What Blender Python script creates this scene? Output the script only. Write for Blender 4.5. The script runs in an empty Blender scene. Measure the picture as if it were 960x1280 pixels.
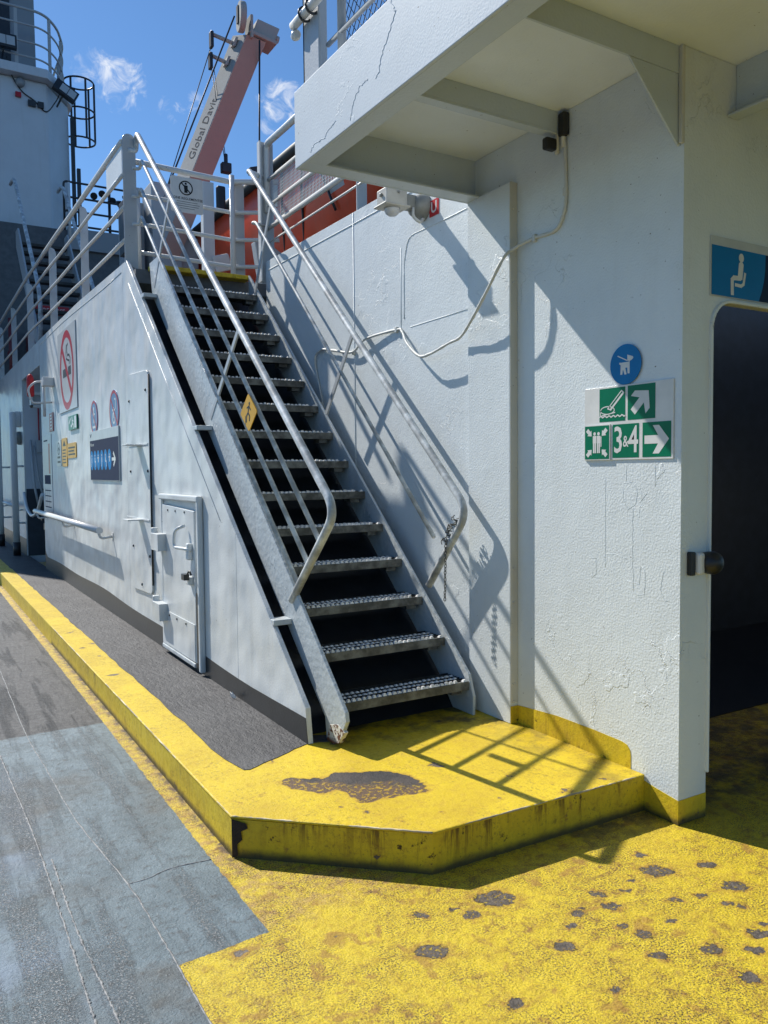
import bpy, bmesh, math, random
from mathutils import Vector, Matrix
random.seed(7)
S = bpy.context.scene
COL = S.collection
PI = math.pi

# ------------------------------------------------------------------ camera
cam = bpy.data.cameras.new("camera"); co = bpy.data.objects.new("camera", cam); COL.objects.link(co)
yaw, pit, rol = (math.radians(a) for a in (30.7946, 2.94344, -0.57469))
fw = Vector((math.sin(yaw)*math.cos(pit), math.cos(yaw)*math.cos(pit), -math.sin(pit)))
r0 = Vector((math.cos(yaw), -math.sin(yaw), 0)); u0 = r0.cross(fw)
rt = r0*math.cos(rol) + u0*math.sin(rol); up = u0*math.cos(rol) - r0*math.sin(rol)
M4 = Matrix((rt, up, -fw)).transposed().to_4x4(); M4.translation = Vector((0, 0, 1.6))
co.matrix_world = M4
cam.sensor_fit = 'HORIZONTAL'; cam.sensor_width = 36; cam.lens = 36*995.176/960
cam.clip_start = 0.05; cam.clip_end = 5000
S.camera = co

# ------------------------------------------------------------------ sky, sun, exposure
SUN_EL = math.atan2(1.04, math.hypot(.37, 1)); SUN_AZ = math.atan2(-.37, 1)
W = bpy.data.worlds.new("World"); S.world = W; W.use_nodes = True
wt = W.node_tree; wn = wt.nodes; bg = wn['Background']
sky = wn.new('ShaderNodeTexSky'); sky.sky_type = 'NISHITA'; sky.sun_disc = False
sky.sun_elevation = SUN_EL; sky.sun_rotation = SUN_AZ
sky.altitude = 0; sky.air_density = 1.0; sky.dust_density = 0.15; sky.ozone_density = 2.5
SKY_STRENGTH = 0.072
bg.inputs[1].default_value = SKY_STRENGTH
def wmath(op, a, b=None):
    n = wn.new('ShaderNodeMath'); n.operation = op
    for i, v in enumerate((a, b)):
        if v is None: continue
        if isinstance(v, (int, float)): n.inputs[i].default_value = v
        else: wt.links.new(v, n.inputs[i])
    return n.outputs[0]
tc = wn.new('ShaderNodeTexCoord')
def cdir(x, y):
    d = rt*((x-480)/995.176) - up*((y-640)/995.176) + fw
    return d.normalized()
tot = None
for (x, y, r, k) in ((150, 103, 2.6, 1.0), (112, 88, 2.6, .78), (213, 137, 1.5, .85), (246, 131, 1.2, .8), (352, 129, 2.2, .95), (338, 152, 1.4, .7)):
    d = cdir(x, y)
    dp = wn.new('ShaderNodeVectorMath'); dp.operation = 'DOT_PRODUCT'; wt.links.new(tc.outputs['Generated'], dp.inputs[0]); dp.inputs[1].default_value = d
    mr = wn.new('ShaderNodeMapRange'); mr.interpolation_type = 'SMOOTHSTEP'
    wt.links.new(dp.outputs['Value'], mr.inputs[0]); mr.inputs[1].default_value = math.cos(math.radians(r)); mr.inputs[2].default_value = math.cos(math.radians(r*.12))
    mr.inputs[3].default_value = 0; mr.inputs[4].default_value = k
    tot = mr.outputs[0] if tot is None else wmath('MAXIMUM', tot, mr.outputs[0])
nz = wn.new('ShaderNodeTexNoise'); nz.inputs['Scale'].default_value = 48; nz.inputs['Detail'].default_value = 9; nz.inputs['Roughness'].default_value = .62; nz.inputs['Distortion'].default_value = .6
wt.links.new(tc.outputs['Generated'], nz.inputs['Vector'])
nr = wn.new('ShaderNodeMapRange'); nr.interpolation_type = 'SMOOTHSTEP'
wt.links.new(wmath('ADD', nz.outputs[0], wmath('MULTIPLY', wmath('SUBTRACT', tot, 1), .42)), nr.inputs[0]); nr.inputs[1].default_value = .36; nr.inputs[2].default_value = .75; nr.inputs[4].default_value = .9
cl = wmath('MULTIPLY', nr.outputs[0], wmath('MINIMUM', wmath('MULTIPLY', tot, 3), 1))
mx = wn.new('ShaderNodeMix'); mx.data_type = 'RGBA'
tint = wn.new('ShaderNodeVectorMath'); tint.operation = 'MULTIPLY'; wt.links.new(sky.outputs[0], tint.inputs[0]); tint.inputs[1].default_value = (.80, 1.12, 1.40)
wt.links.new(cl, mx.inputs[0]); wt.links.new(tint.outputs[0], mx.inputs[6]); mx.inputs[7].default_value = (10.5, 10.8, 11.2, 1)
wt.links.new(mx.outputs[2], bg.inputs[0])

sl = bpy.data.lights.new("sun", 'SUN'); so = bpy.data.objects.new("sun", sl); COL.objects.link(so)
sl.energy = 4.9; sl.angle = math.radians(.53); sl.color = (1, .955, .88)
so.rotation_euler = Vector((.37, -1, -1.04)).to_track_quat('-Z', 'Y').to_euler()
S.view_settings.view_transform = 'Standard'; S.view_settings.look = 'None'; S.view_settings.gamma = 1
S.view_settings.exposure = 0.38

# ------------------------------------------------------------------ materials
class NT:
    def __init__(s, name):
        s.m = bpy.data.materials.new(name); s.m.use_nodes = True; s.t = s.m.node_tree; s.n = s.t.nodes
        s.b = s.n['Principled BSDF']; s.pos = s.n.new('ShaderNodeNewGeometry').outputs['Position']
        s.bump = None
    def link(s, a, b): s.t.links.new(a, b)
    def setv(s, inp, v):
        if isinstance(v, (int, float)): inp.default_value = v
        elif isinstance(v, (tuple, list)): inp.default_value = tuple(v)+((1,) if len(v) == 3 and len(inp.default_value) == 4 else ())
        else: s.link(v, inp)
    def math(s, op, a, b=None, clamp=False):
        n = s.n.new('ShaderNodeMath'); n.operation = op; n.use_clamp = clamp
        s.setv(n.inputs[0], a)
        if b is not None: s.setv(n.inputs[1], b)
        return n.outputs[0]
    def scale(s, v):
        n = s.n.new('ShaderNodeVectorMath'); n.operation = 'MULTIPLY'; s.link(s.pos, n.inputs[0]); n.inputs[1].default_value = v; return n.outputs[0]
    def noise(s, sc, det=4, rough=.55, vec=None, dist=0, off=0):
        n = s.n.new('ShaderNodeTexNoise'); n.inputs['Scale'].default_value = sc; n.inputs['Detail'].default_value = det
        n.inputs['Roughness'].default_value = rough; n.inputs['Distortion'].default_value = dist
        v = vec or s.pos
        if off:
            a = s.n.new('ShaderNodeVectorMath'); a.operation = 'ADD'; s.link(v, a.inputs[0]); a.inputs[1].default_value = (off, off*1.7, -off); v = a.outputs[0]
        s.link(v, n.inputs['Vector']); return n.outputs[0]
    def ramp(s, v, a, b, lo=0, hi=1):
        n = s.n.new('ShaderNodeMapRange'); n.interpolation_type = 'SMOOTHSTEP' if a < b else 'SMOOTHSTEP'
        s.setv(n.inputs[0], v)
        n.inputs[1].default_value = a; n.inputs[2].default_value = b; n.inputs[3].default_value = lo; n.inputs[4].default_value = hi; return n.outputs[0]
    def mix(s, f, a, b):
        n = s.n.new('ShaderNodeMix'); n.data_type = 'RGBA'; s.setv(n.inputs[0], f); s.setv(n.inputs[6], a); s.setv(n.inputs[7], b); return n.outputs[2]
    def addbump(s, h, dist, strength=1):
        n = s.n.new('ShaderNodeBump'); n.inputs['Distance'].default_value = dist; n.inputs['Strength'].default_value = strength
        s.setv(n.inputs['Height'], h)
        if s.bump is not None: s.link(s.bump, n.inputs['Normal'])
        s.bump = n.outputs[0]
    def xyz(s):
        n = s.n.new('ShaderNodeSeparateXYZ'); s.link(s.pos, n.inputs[0]); return n.outputs
    def done(s, col, rough=.5, metal=0, spec=.5):
        s.setv(s.b.inputs['Base Color'], col); s.setv(s.b.inputs['Roughness'], rough); s.setv(s.b.inputs['Metallic'], metal)
        s.setv(s.b.inputs['Specular IOR Level'], spec)
        if s.bump is not None: s.link(s.bump, s.b.inputs['Normal'])
        return s.m
def mul(c, k): return tuple(x*k for x in c[:3])
RUST = (.12, .045, .018)

def paint(name, base, rough=.42, peel=.0012, peelscale=75, dents=.0, grime=.12, rust=0., streak=.1, cracks=0, spec=.45):
    t = NT(name)
    if dents: t.addbump(t.noise(1.7, 2, .5), dents)
    if cracks:
        # old paint edges: thin raised contour lines
        v = t.noise(3.1, 6, .55, dist=.3); c = t.math('ABSOLUTE', t.math('SUBTRACT', v, .5))
        ln = t.ramp(c, 0, .005, 1, 0); msk = t.ramp(t.noise(1.3, 3, off=5), .55, .66)
        t.addbump(t.math('MULTIPLY', ln, msk), cracks)
        t.addbump(t.math('MULTIPLY', t.ramp(t.noise(5, 5, .5, off=3), .55, .57), msk), cracks*.7)
    t.addbump(t.noise(peelscale, 2, .45), peel*1.9)
    t.addbump(t.noise(11, 4, .5), peel*1.6)
    g = t.noise(2.2, 8, .65)
    col = t.mix(t.ramp(g, .35, .75, 0, grime), base, mul(base, .45))
    if streak:
        s = t.noise(9, 5, .6, vec=t.scale((1, 1, .09)))
        col = t.mix(t.ramp(s, .5, .78, 0, streak), col, (.30, .25, .18))
    if rust:
        r = t.math('MULTIPLY', t.ramp(t.noise(21, 8, .7), .66, .70), t.ramp(t.noise(1.9, 3, off=9), .62-.3*rust, .72))
        col = t.mix(r, col, RUST)
        d = t.ramp(t.noise(60, 3, .5, off=2), .735, .75, 0, .8); col = t.mix(d, col, (.05, .03, .02))
    return t.done(col, rough, 0, spec)

def plain(name, col, rough=.5, metal=0, var=.2, bump=.0004, sc=40):
    t = NT(name); n = t.noise(sc*.2, 6, .6)
    c = t.mix(t.ramp(n, .35, .7), mul(col, 1-var), mul(col, 1+var*.5)) if var else col
    if bump: t.addbump(t.noise(sc*2, 4), bump)
    return t.done(c, rough, metal, .5 if metal or 'sign' not in name and 'print' not in name else .2)

def yellow_mat(name, wear=.5, riser=False, dull=0):
    t = NT(name); x, y, z = t.xyz()
    base = (.66, .49, .018)
    n1 = t.noise(3.5, 8, .65); n2 = t.noise(26, 8, .7); n3 = t.noise(120, 4, .6)
    col = t.mix(t.ramp(n1, .3, .7), base, (.54, .38, .016))
    col = t.mix(t.ramp(n2, .46, .74, 0, .55), col, (.36, .21, .02))
    tex = t.math('ADD', t.math('MULTIPLY', n3, .5), t.noise(45, 6, .65, off=4))
    t.addbump(tex, .0035 if not riser else .0025)
    # fine black specks of dirt lying in the anti-slip grain
    sp = t.math('MULTIPLY', t.ramp(t.noise(60, 6, .75, off=7), .53, .63), t.ramp(t.noise(2.6, 8, .7, off=3), .38, .62))
    col = t.mix(t.math('MULTIPLY', sp, .22+.9*wear), col, (.06, .042, .025))
    # chips down to primer
    ch = t.noise(7.5, 7, .6, off=11, dist=.25)
    chm = t.ramp(ch, .69-.05*wear, .70-.05*wear)
    col = t.mix(t.ramp(ch, .64-.05*wear, .69-.05*wear, 0, .55), col, (.30, .15, .03))
    col = t.mix(chm, col, (.13, .105, .085))
    if riser:
        s = t.noise(24, 7, .72, vec=t.scale((1, 1, .09)), off=2)
        top = t.ramp(z, .02, .18)
        m = t.math('MULTIPLY', t.ramp(s, .49, .62), t.math('ADD', t.math('MULTIPLY', top, .75), .25))
        m = t.math('MULTIPLY', m, t.ramp(t.noise(2.6, 4, off=6), .36, .58))
        col = t.mix(t.math('MULTIPLY', m, .9*riser), col, (.075, .028, .010))
        blk = t.math('MULTIPLY', t.ramp(t.noise(20, 8, .7, off=15), .60, .66), t.ramp(t.noise(3, 4, off=16), .45, .6)); col = t.mix(blk, col, (.03, .016, .008))
        col = t.mix(t.ramp(t.math('ADD', z, t.math('MULTIPLY', t.noise(15, 5), .03)), .066, .022, 0, .93), col, (.05, .04, .02))
    t.addbump(t.math('SUBTRACT', 1, chm), .004)
    return t.done(col, t.ramp(n2, .3, .7, .42, .65), 0, .4), t

def skirt_mat():
    return yellow_mat("yellow_skirting_paint", .1, .25)[0]

WHITE = (.69, .735, .745)
M = {}
M['white'] = paint("white_hull_paint", WHITE, rust=.12, cracks=.0022, peel=.0011, peelscale=95, streak=.06, grime=.14)
M['casing'] = paint("white_casing_paint", (.63, .655, .65), rough=.36, dents=.06, peel=.0006, grime=.22, rust=.1, streak=.2)
M['fascia'] = paint("white_fascia_paint", (.56, .62, .665), rough=.6, rust=.15, cracks=.001, peel=.0005, peelscale=100, spec=.2, grime=.12, streak=.04)
M['ceil'] = paint("cream_ceiling_paint", (.80, .86, .90), rough=.35, dents=.03, rust=.4, peel=.0006, streak=0)
M['beam'] = paint("white_beam_paint", (.52, .585, .63), rough=.38, rust=.3, peel=.0008, streak=.05)
M['bar'] = paint("warm_beige_bar", (.56, .555, .51), rust=.25, streak=.35, peel=.0006)  # beige; on the column side it includes warm deck bounce
M['rail'] = paint("white_rail_paint", (.66, .67, .66), rough=.32, peel=.001, peelscale=60, rust=.2, streak=.1)
M['railgrey'] = paint("grey_rail_paint", (.42, .44, .45), rough=.35, peel=.0006, rust=.1)
M['stringer'] = paint("grey_stringer_paint", (.50, .545, .56), rough=.33, peel=.002, peelscale=30, rust=.3, streak=.25, grime=.3, cracks=.004)
M['black'] = plain("plain_black", (.016, .019, .023), .35, bump=.001)
M['charcoal'] = plain("charcoal_skirting_paint", (.018, .019, .020), .4, bump=.001, var=.3)
M['tread'] = plain("dark_steel_tread", (.05, .052, .05), .5, .3, .5, .001)
M['lip'] = plain("worn_steel_lip", (.15, .155, .145), .5, .2, .6, .001, 60)
M['teeth'] = plain("bright_galvanised_teeth", (.75, .75, .73), .4, .1, .2, .0003)
M['galv'] = plain("galvanised_tube", (.58, .61, .615), .5, .05, .45, .0008, 50)
M['rubber'] = plain("black_rubber", (.015, .015, .016), .45, 0, .2)
M['dark'] = plain("dark_steel", (.03, .034, .04), .4, .2)
M['tower'] = paint("tower_grey_paint", (.58, .62, .66), rough=.4, dents=.03, peel=.0004, streak=.12, rust=0)
M['tower2'] = paint("funnel_grey_paint", (.27, .29, .31), rough=.45, dents=.02, peel=.0004, rust=0)
M['void'] = plain("dark_bulkhead_grey", (.10, .11, .12), .6)
M['red'] = plain("red_sign_print", (.50, .035, .04), .4, 0, .1, 0)
M['orange'] = paint("orange_boat_gelcoat", (.80, .085, .025), rough=.3, peel=.0003, grime=.35, streak=.1)
M['boom'] = paint("pale_boom_paint", (.40, .40, .385), rough=.9, peel=.0003, rust=.1, streak=.15, spec=.08)
M['letter'] = plain("grey_lettering_print", (.07, .07, .075), .95, 0, 0, 0)
M['boombelly'] = paint("salmon_boom_face", (.52, .29, .22), rough=.4, peel=.0005, rust=.05, streak=.15)
M['maroon'] = plain('maroon_fire_paint', (.16, .02, .025), .45, 0, .1, 0)
M['signwhite'] = plain("white_sign_sheet", (.68, .68, .66), .3, 0, .08, 0)
M['signgrey'] = plain("pale_sign_sheet", (.50, .53, .54), .3, 0, .08, 0)
M['green'] = plain("green_sign_print", (.0, .155, .075), .3, 0, .08, 0)
M['blue'] = plain("blue_sign_print", (.0, .16, .42), .3, 0, .06, 0)
M['signred'] = plain("prohibition_red_print", (.42, .025, .04), .35, 0, .1, 0)
M['bluepale'] = plain("faded_blue_print", (.12, .23, .40), .35, 0, .1, 0)
M['navy'] = plain("navy_sign_print", (.012, .03, .075), .75, 0, .05, 0)
M['cyan'] = plain("light_blue_print", (.02, .25, .55), .7, 0, .05, 0)
M['signyellow'] = plain("amber_sign_print", (.62, .33, .01), .35, 0, .12, 0)
M['signblack'] = plain("black_sign_print", (.015, .015, .015), .4, 0, 0, 0)
M['lampbody'] = plain("cream_lamp_casting", (.50, .48, .42), .4, 0, .15)
M['lampmount'] = plain("grey_lamp_mount", (.25, .26, .24), .45, 0, .2)
M['cable'] = paint("white_painted_cable", (.58, .59, .56), rough=.5, peel=.0012, rust=.15)
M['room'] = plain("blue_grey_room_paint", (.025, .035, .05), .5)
M['canvas'] = plain("dark_rubber_fender", (.02, .028, .03), .6)
t = NT("foggy_lens"); M['lens'] = t.done((.55, .56, .58), .25)
t = NT("lamp_glass"); M['glass'] = t.done((.45, .48, .5), .1)
M['padlock'] = plain("black_padlock", (.01, .01, .01), .3)

t = NT("flaking_rusty_paint"); n = t.noise(18, 7, .7)
c = t.mix(t.ramp(n, .47, .5), (.62, .60, .54), RUST); x, y, z = t.xyz(); c = t.mix(t.ramp(z, .215, .185), c, (.16, .05, .015))
t.addbump(n, .006); M['foot'] = t.done(c, .7)

yp, t = yellow_mat("yellow_platform_paint", .35)
# large bald patch worn through to brown-grey primer, with islands of paint left in it
x, y, z = t.xyz()
wob = t.math('MULTIPLY', t.math('SUBTRACT', t.noise(5, 9, .68, dist=.4), .5), .42)
dx = t.math('SUBTRACT', x, 1.745); dy = t.math('SUBTRACT', y, 3.09)
pa = t.math('ADD', t.math('MULTIPLY', dx, .80), t.math('MULTIPLY', dy, -.60)); pb = t.math('ADD', t.math('MULTIPLY', dx, .60), t.math('MULTIPLY', dy, .80))
d2 = t.math('SQRT', t.math('ADD', t.math('POWER', t.math('DIVIDE', pa, .30), 2), t.math('POWER', t.math('DIVIDE', pb, .165), 2)))
d2 = t.math('ADD', d2, t.math('ADD', t.math('MULTIPLY', wob, 2.2), t.math('MULTIPLY', t.math('SUBTRACT', t.noise(3.6, 3, .5, off=44), .5), 2.2)))
pm = t.ramp(d2, 1.0, .985)
isl = t.math('MULTIPLY', t.ramp(t.noise(46, 3, .55, off=2), .53, .56), t.ramp(t.math('ADD', pb, wob), .03, -.02))
pm = t.math('MULTIPLY', pm, t.math('SUBTRACT', 1, t.math('MULTIPLY', isl, .8)))
rim = t.math('MULTIPLY', t.ramp(d2, 1.12, 1.0), t.math('SUBTRACT', 1, pm))
old = t.b.inputs['Base Color'].links[0].from_socket
col = t.mix(t.math('MULTIPLY', rim, .45), old, (.30, .13, .03))
low = t.ramp(t.math('ADD', pb, wob), .035, -.015)
brown = t.mix(low, t.mix(t.ramp(t.noise(9, 6), .35, .65), (.036, .034, .034), (.065, .055, .05)), (.12, .075, .045))
col = t.mix(pm, col, brown)
# grime under the stair foot and along the wall
gr = t.math('MULTIPLY', t.ramp(t.noise(5, 8, .7, off=8), .42, .62), t.math('ADD', t.math('MULTIPLY', t.ramp(y, 3.4, 3.75), t.ramp(x, 1.75, 1.95)), t.math('MULTIPLY', t.ramp(x, 2.5, 2.85), .55), True))
col = t.mix(t.math('MULTIPLY', gr, .85), col, (.045, .038, .03))
t.setv(t.b.inputs['Base Color'], col)
t.addbump(t.math('SUBTRACT', 1, pm), .006); t.link(t.bump, t.b.inputs['Normal'])
M['platform'] = yp
M['scab'] = plain('dark_rust_scab', (.035, .02, .012), .8, 0, .5, .003)
M['riser'] = yellow_mat("yellow_riser_paint", .25, True)[0]
M['kerb'] = yellow_mat("yellow_kerb_paint", .0)[0]
M['kerbside'] = yellow_mat("yellow_kerb_side_paint", .1, .45)[0]
M['skirt'] = skirt_mat()

# the walkway: dark anti-slip coating, scuffed paler
t = NT("walkway_coating"); n = t.noise(3, 8, .65); f = t.noise(85, 5, .65)
c = t.mix(t.ramp(n, .35, .7), (.03, .03, .033), (.062, .062, .065)); c = t.mix(t.ramp(f, .58, .72, 0, .45), c, (.13, .128, .125))
c = t.mix(t.ramp(t.noise(1.1, 6, .6, vec=t.scale((1.5, .35, 1))), .5, .75, 0, .5), c, (.10, .098, .092))
t.addbump(f, .005); t.addbump(t.noise(30, 4, .6, vec=t.scale((1, .55, 1))), .010); M['walk'] = t.done(c, .6)

# the car deck: charcoal coating, blue grey coating, yellow paint - laid out in plan (metres)
t = NT("car_deck_coatings"); x, y, z = t.xyz()
jx = t.math('ADD', x, t.math('MULTIPLY', t.math('SUBTRACT', t.noise(14, 8, .7), .5), .03))
jy = t.math('ADD', y, t.math('MULTIPLY', t.math('SUBTRACT', t.noise(9, 7, .65, off=3), .5), .06))
edge = t.math('ADD', .695, t.math('MULTIPLY', t.ramp(jy, 2.50, 2.53), .325))
yel = t.ramp(t.math('SUBTRACT', jx, edge), 0, .004)
n1 = t.noise(4, 9, .68); f = t.noise(110, 5, .65); mid = t.noise(24, 7, .65)
grey = t.mix(t.ramp(n1, .3, .7), (.035, .036, .039), (.068, .068, .07))
grey = t.mix(t.ramp(f, .58, .72, 0, .4), grey, (.14, .137, .133))
blu = t.mix(t.ramp(n1, .3, .72), (.098, .137, .157), (.165, .225, .26))
blu = t.mix(t.ramp(mid, .5, .72, 0, .75), blu, (.075, .075, .073))
blu = t.mix(t.ramp(t.noise(1.4, 7, .6, off=6), .48, .68, 0, .75), blu, (.082, .072, .058))
f2 = t.noise(160, 4, .65, off=19)
blu = t.mix(t.ramp(f2, .54, .62, 0, .55), blu, (.035, .04, .042))
blu = t.mix(t.ramp(f, .57, .68, 0, .6), blu, (.27, .285, .29))
# grit swept into lanes along the ship
lane = t.math('MULTIPLY', t.ramp(t.math('ADD', t.noise(5.5, 6, .6, vec=t.scale((1.6, .12, 1)), off=4), t.ramp(x, .65, .3, 0, .09)), .5, .64), t.ramp(t.noise(120, 5, .7, off=1), .47, .56))
left = t.ramp(x, .62, .2); blu = t.mix(t.math('MULTIPLY', left, t.ramp(t.noise(2.1, 6, .6, off=14), .42, .66)), blu, (.19, .25, .32))
blu = t.mix(t.math('MULTIPLY', lane, .8), blu, (.34, .345, .345))
col = t.mix(t.ramp(jy, 5.28, 5.25), grey, blu)
yb = t.mix(t.ramp(n1, .3, .7), (.70, .53, .02), (.62, .455, .018))
yb = t.mix(t.ramp(mid, .44, .72, 0, .65), yb, (.38, .22, .02))
# the narrow strip by the kerb is the more worn one
st = t.math('MULTIPLY', t.ramp(jy, 2.5, 2.6), 1)
yb = t.mix(t.math('MULTIPLY', st, t.ramp(t.noise(14, 7, .7, off=12), .40, .66, 0, .75)), yb, (.42, .25, .10))
msk = t.ramp(t.noise(3.4, 9, .74, off=3), .36, .60, .22, 1)
rs = t.math('MULTIPLY', t.ramp(t.noise(16, 9, .76, off=21), .48, .64), t.ramp(t.noise(2.4, 6, .65, off=9), .36, .6))
yb = t.mix(t.math('MULTIPLY', rs, .85), yb, (.20, .085, .028))
sp = t.math('MULTIPLY', t.ramp(t.noise(140, 5, .7, off=7), .495, .555), msk)
yb = t.mix(t.math('MULTIPLY', sp, .92), yb, (.05, .036, .022))
ch = t.noise(7.0, 7, .58, off=17, dist=.3); chm = t.ramp(ch, .69, .70)
yb = t.mix(t.ramp(ch, .57, .635, 0, .7), yb, (.32, .17, .03))
yb = t.mix(chm, yb, (.16, .135, .115))
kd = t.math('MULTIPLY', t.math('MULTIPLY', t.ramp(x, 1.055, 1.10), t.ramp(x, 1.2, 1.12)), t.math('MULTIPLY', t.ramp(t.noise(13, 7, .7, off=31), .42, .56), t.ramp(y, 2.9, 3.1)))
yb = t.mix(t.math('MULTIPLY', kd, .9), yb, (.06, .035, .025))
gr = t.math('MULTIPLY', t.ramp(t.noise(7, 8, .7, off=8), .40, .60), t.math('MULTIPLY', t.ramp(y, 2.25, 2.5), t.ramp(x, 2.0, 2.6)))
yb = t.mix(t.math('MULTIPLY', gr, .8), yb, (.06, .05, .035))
CH = [(1.83, 2.283, .086, .054), (1.69, 2.24, .037, .022), (1.654, 2.306, .018, .015), (1.532, 2.338, .028, .025), (1.444, 2.136, .051, .053), (1.837, 1.925, .039, .027), (2.179, 2.11, .036, .021), (2.155, 2.017, .038, .027), (2.015, 2.044, .027, .023), (2.056, 2.06, .013, .013), (2.286, 2.067, .01, .028), (2.359, 2.105, .015, .021), (2.502, 2.106, .049, .064), (2.549, 2.234, .02, .031), (2.094, 1.91, .03, .012), (2.113, 1.833, .026, .03), (2.065, 1.727, .028, .03), (2.261, 1.842, .019, .015), (2.387, 1.924, .025, .02), (2.493, 1.893, .029, .017), (2.662, 1.869, .029, .069), (2.555, 1.774, .017, .017), (2.709, 2.032, .046, .024), (2.457, 1.63, .036, .035), (2.522, 1.66, .012, .026), (2.365, 1.579, .032, .023), (2.236, 1.659, .041, .032), (2.212, 1.499, .042, .025), (1.814, 1.673, .017, .013), (1.509, 1.792, .028, .026), (1.946, 2.001, .027, .019), (2.531, 1.807, .021, .014), (2.9, 1.6, .04, .03), (1.3, 1.4, .05, .03), (3.1, 1.2, .03, .05)]
# chips at their places on the deck: ragged islands of bare primer, rust round them, crumbs of paint left inside
wv = t.n.new('ShaderNodeTexNoise'); wv.inputs['Scale'].default_value = 22; wv.inputs['Detail'].default_value = 6; wv.inputs['Roughness'].default_value = .68; t.link(t.pos, wv.inputs['Vector'])
wsub = t.n.new('ShaderNodeVectorMath'); wsub.operation = 'SUBTRACT'; t.link(wv.outputs['Color'], wsub.inputs[0]); wsub.inputs[1].default_value = (.5, .5, .5)
wmul = t.n.new('ShaderNodeVectorMath'); wmul.operation = 'MULTIPLY'; t.link(wsub.outputs[0], wmul.inputs[0]); wmul.inputs[1].default_value = (.085, .085, 0)
wadd = t.n.new('ShaderNodeVectorMath'); wadd.operation = 'ADD'; t.link(t.pos, wadd.inputs[0]); t.link(wmul.outputs[0], wadd.inputs[1])
mp = t.n.new('ShaderNodeMapping'); mp.vector_type = 'TEXTURE'; mp.inputs['Rotation'].default_value = (0, 0, math.radians(-31)); mp.inputs['Scale'].default_value = (1, .66, 1); t.link(wadd.outputs[0], mp.inputs['Vector'])
dmin = None
for (x_, y_, a_, b_) in CH:
    c_ = math.cos(math.radians(31)); s_ = math.sin(math.radians(31)); u_ = x_*c_-y_*s_; v_ = (x_*s_+y_*c_)/.66
    dn = t.n.new('ShaderNodeVectorMath'); dn.operation = 'DISTANCE'; t.link(mp.outputs[0], dn.inputs[0]); dn.inputs[1].default_value = (u_, v_, 0)
    q_ = t.math('DIVIDE', dn.outputs['Value'], .92*math.sqrt(a_*b_/.66)); dmin = q_ if dmin is None else t.math('MINIMUM', dmin, q_)
crumb = t.math('MULTIPLY', t.ramp(t.noise(70, 4, .65, off=33), .55, .58), t.ramp(t.noise(6, 3, off=34), .42, .5))
cm = t.math('MULTIPLY', t.ramp(dmin, 1.0, .93), t.math('SUBTRACT', 1, t.math('MULTIPLY', crumb, .85)))
yb = t.mix(t.math('MULTIPLY', t.ramp(dmin, 2.0, 1.0), t.ramp(t.noise(30, 6, .7, off=35), .38, .60, 0, .75)), yb, (.30, .145, .03))
yb = t.mix(cm, yb, t.mix(t.ramp(t.noise(40, 6, .7, off=36), .35, .65), (.060, .050, .043), (.135, .112, .092)))
yb = t.mix(t.math('MULTIPLY', t.ramp(t.math('ABSOLUTE', t.math('SUBTRACT', dmin, .97)), .10, .0, 0, .8), t.ramp(t.noise(12, 4, off=37), .45, .55)), yb, (.03, .02, .014))
col = t.mix(yel, col, yb)
t.addbump(t.math('SUBTRACT', 1, cm), .004)
t.addbump(yel, .004)
t.addbump(f, .005); t.addbump(mid, .008)
t.addbump(t.math('MULTIPLY', lane, t.math('SUBTRACT', 1, yel)), .004)
t.addbump(t.math('SUBTRACT', 1, t.math('MULTIPLY', chm, yel)), .004)
M['deck'] = t.done(col, t.ramp(mid, .3, .7, .42, .65), 0, .4)
t = NT("pale_weld_bead"); M['bead'] = t.done(t.mix(t.ramp(t.noise(30, 6, .7), .42, .6), (.25, .255, .255), (.10, .105, .11)), .6)
t = NT("sea_water"); t.addbump(t.noise(.35, 6, .6), .3); M['sea'] = t.done((.01, .03, .05), .1)

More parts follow.
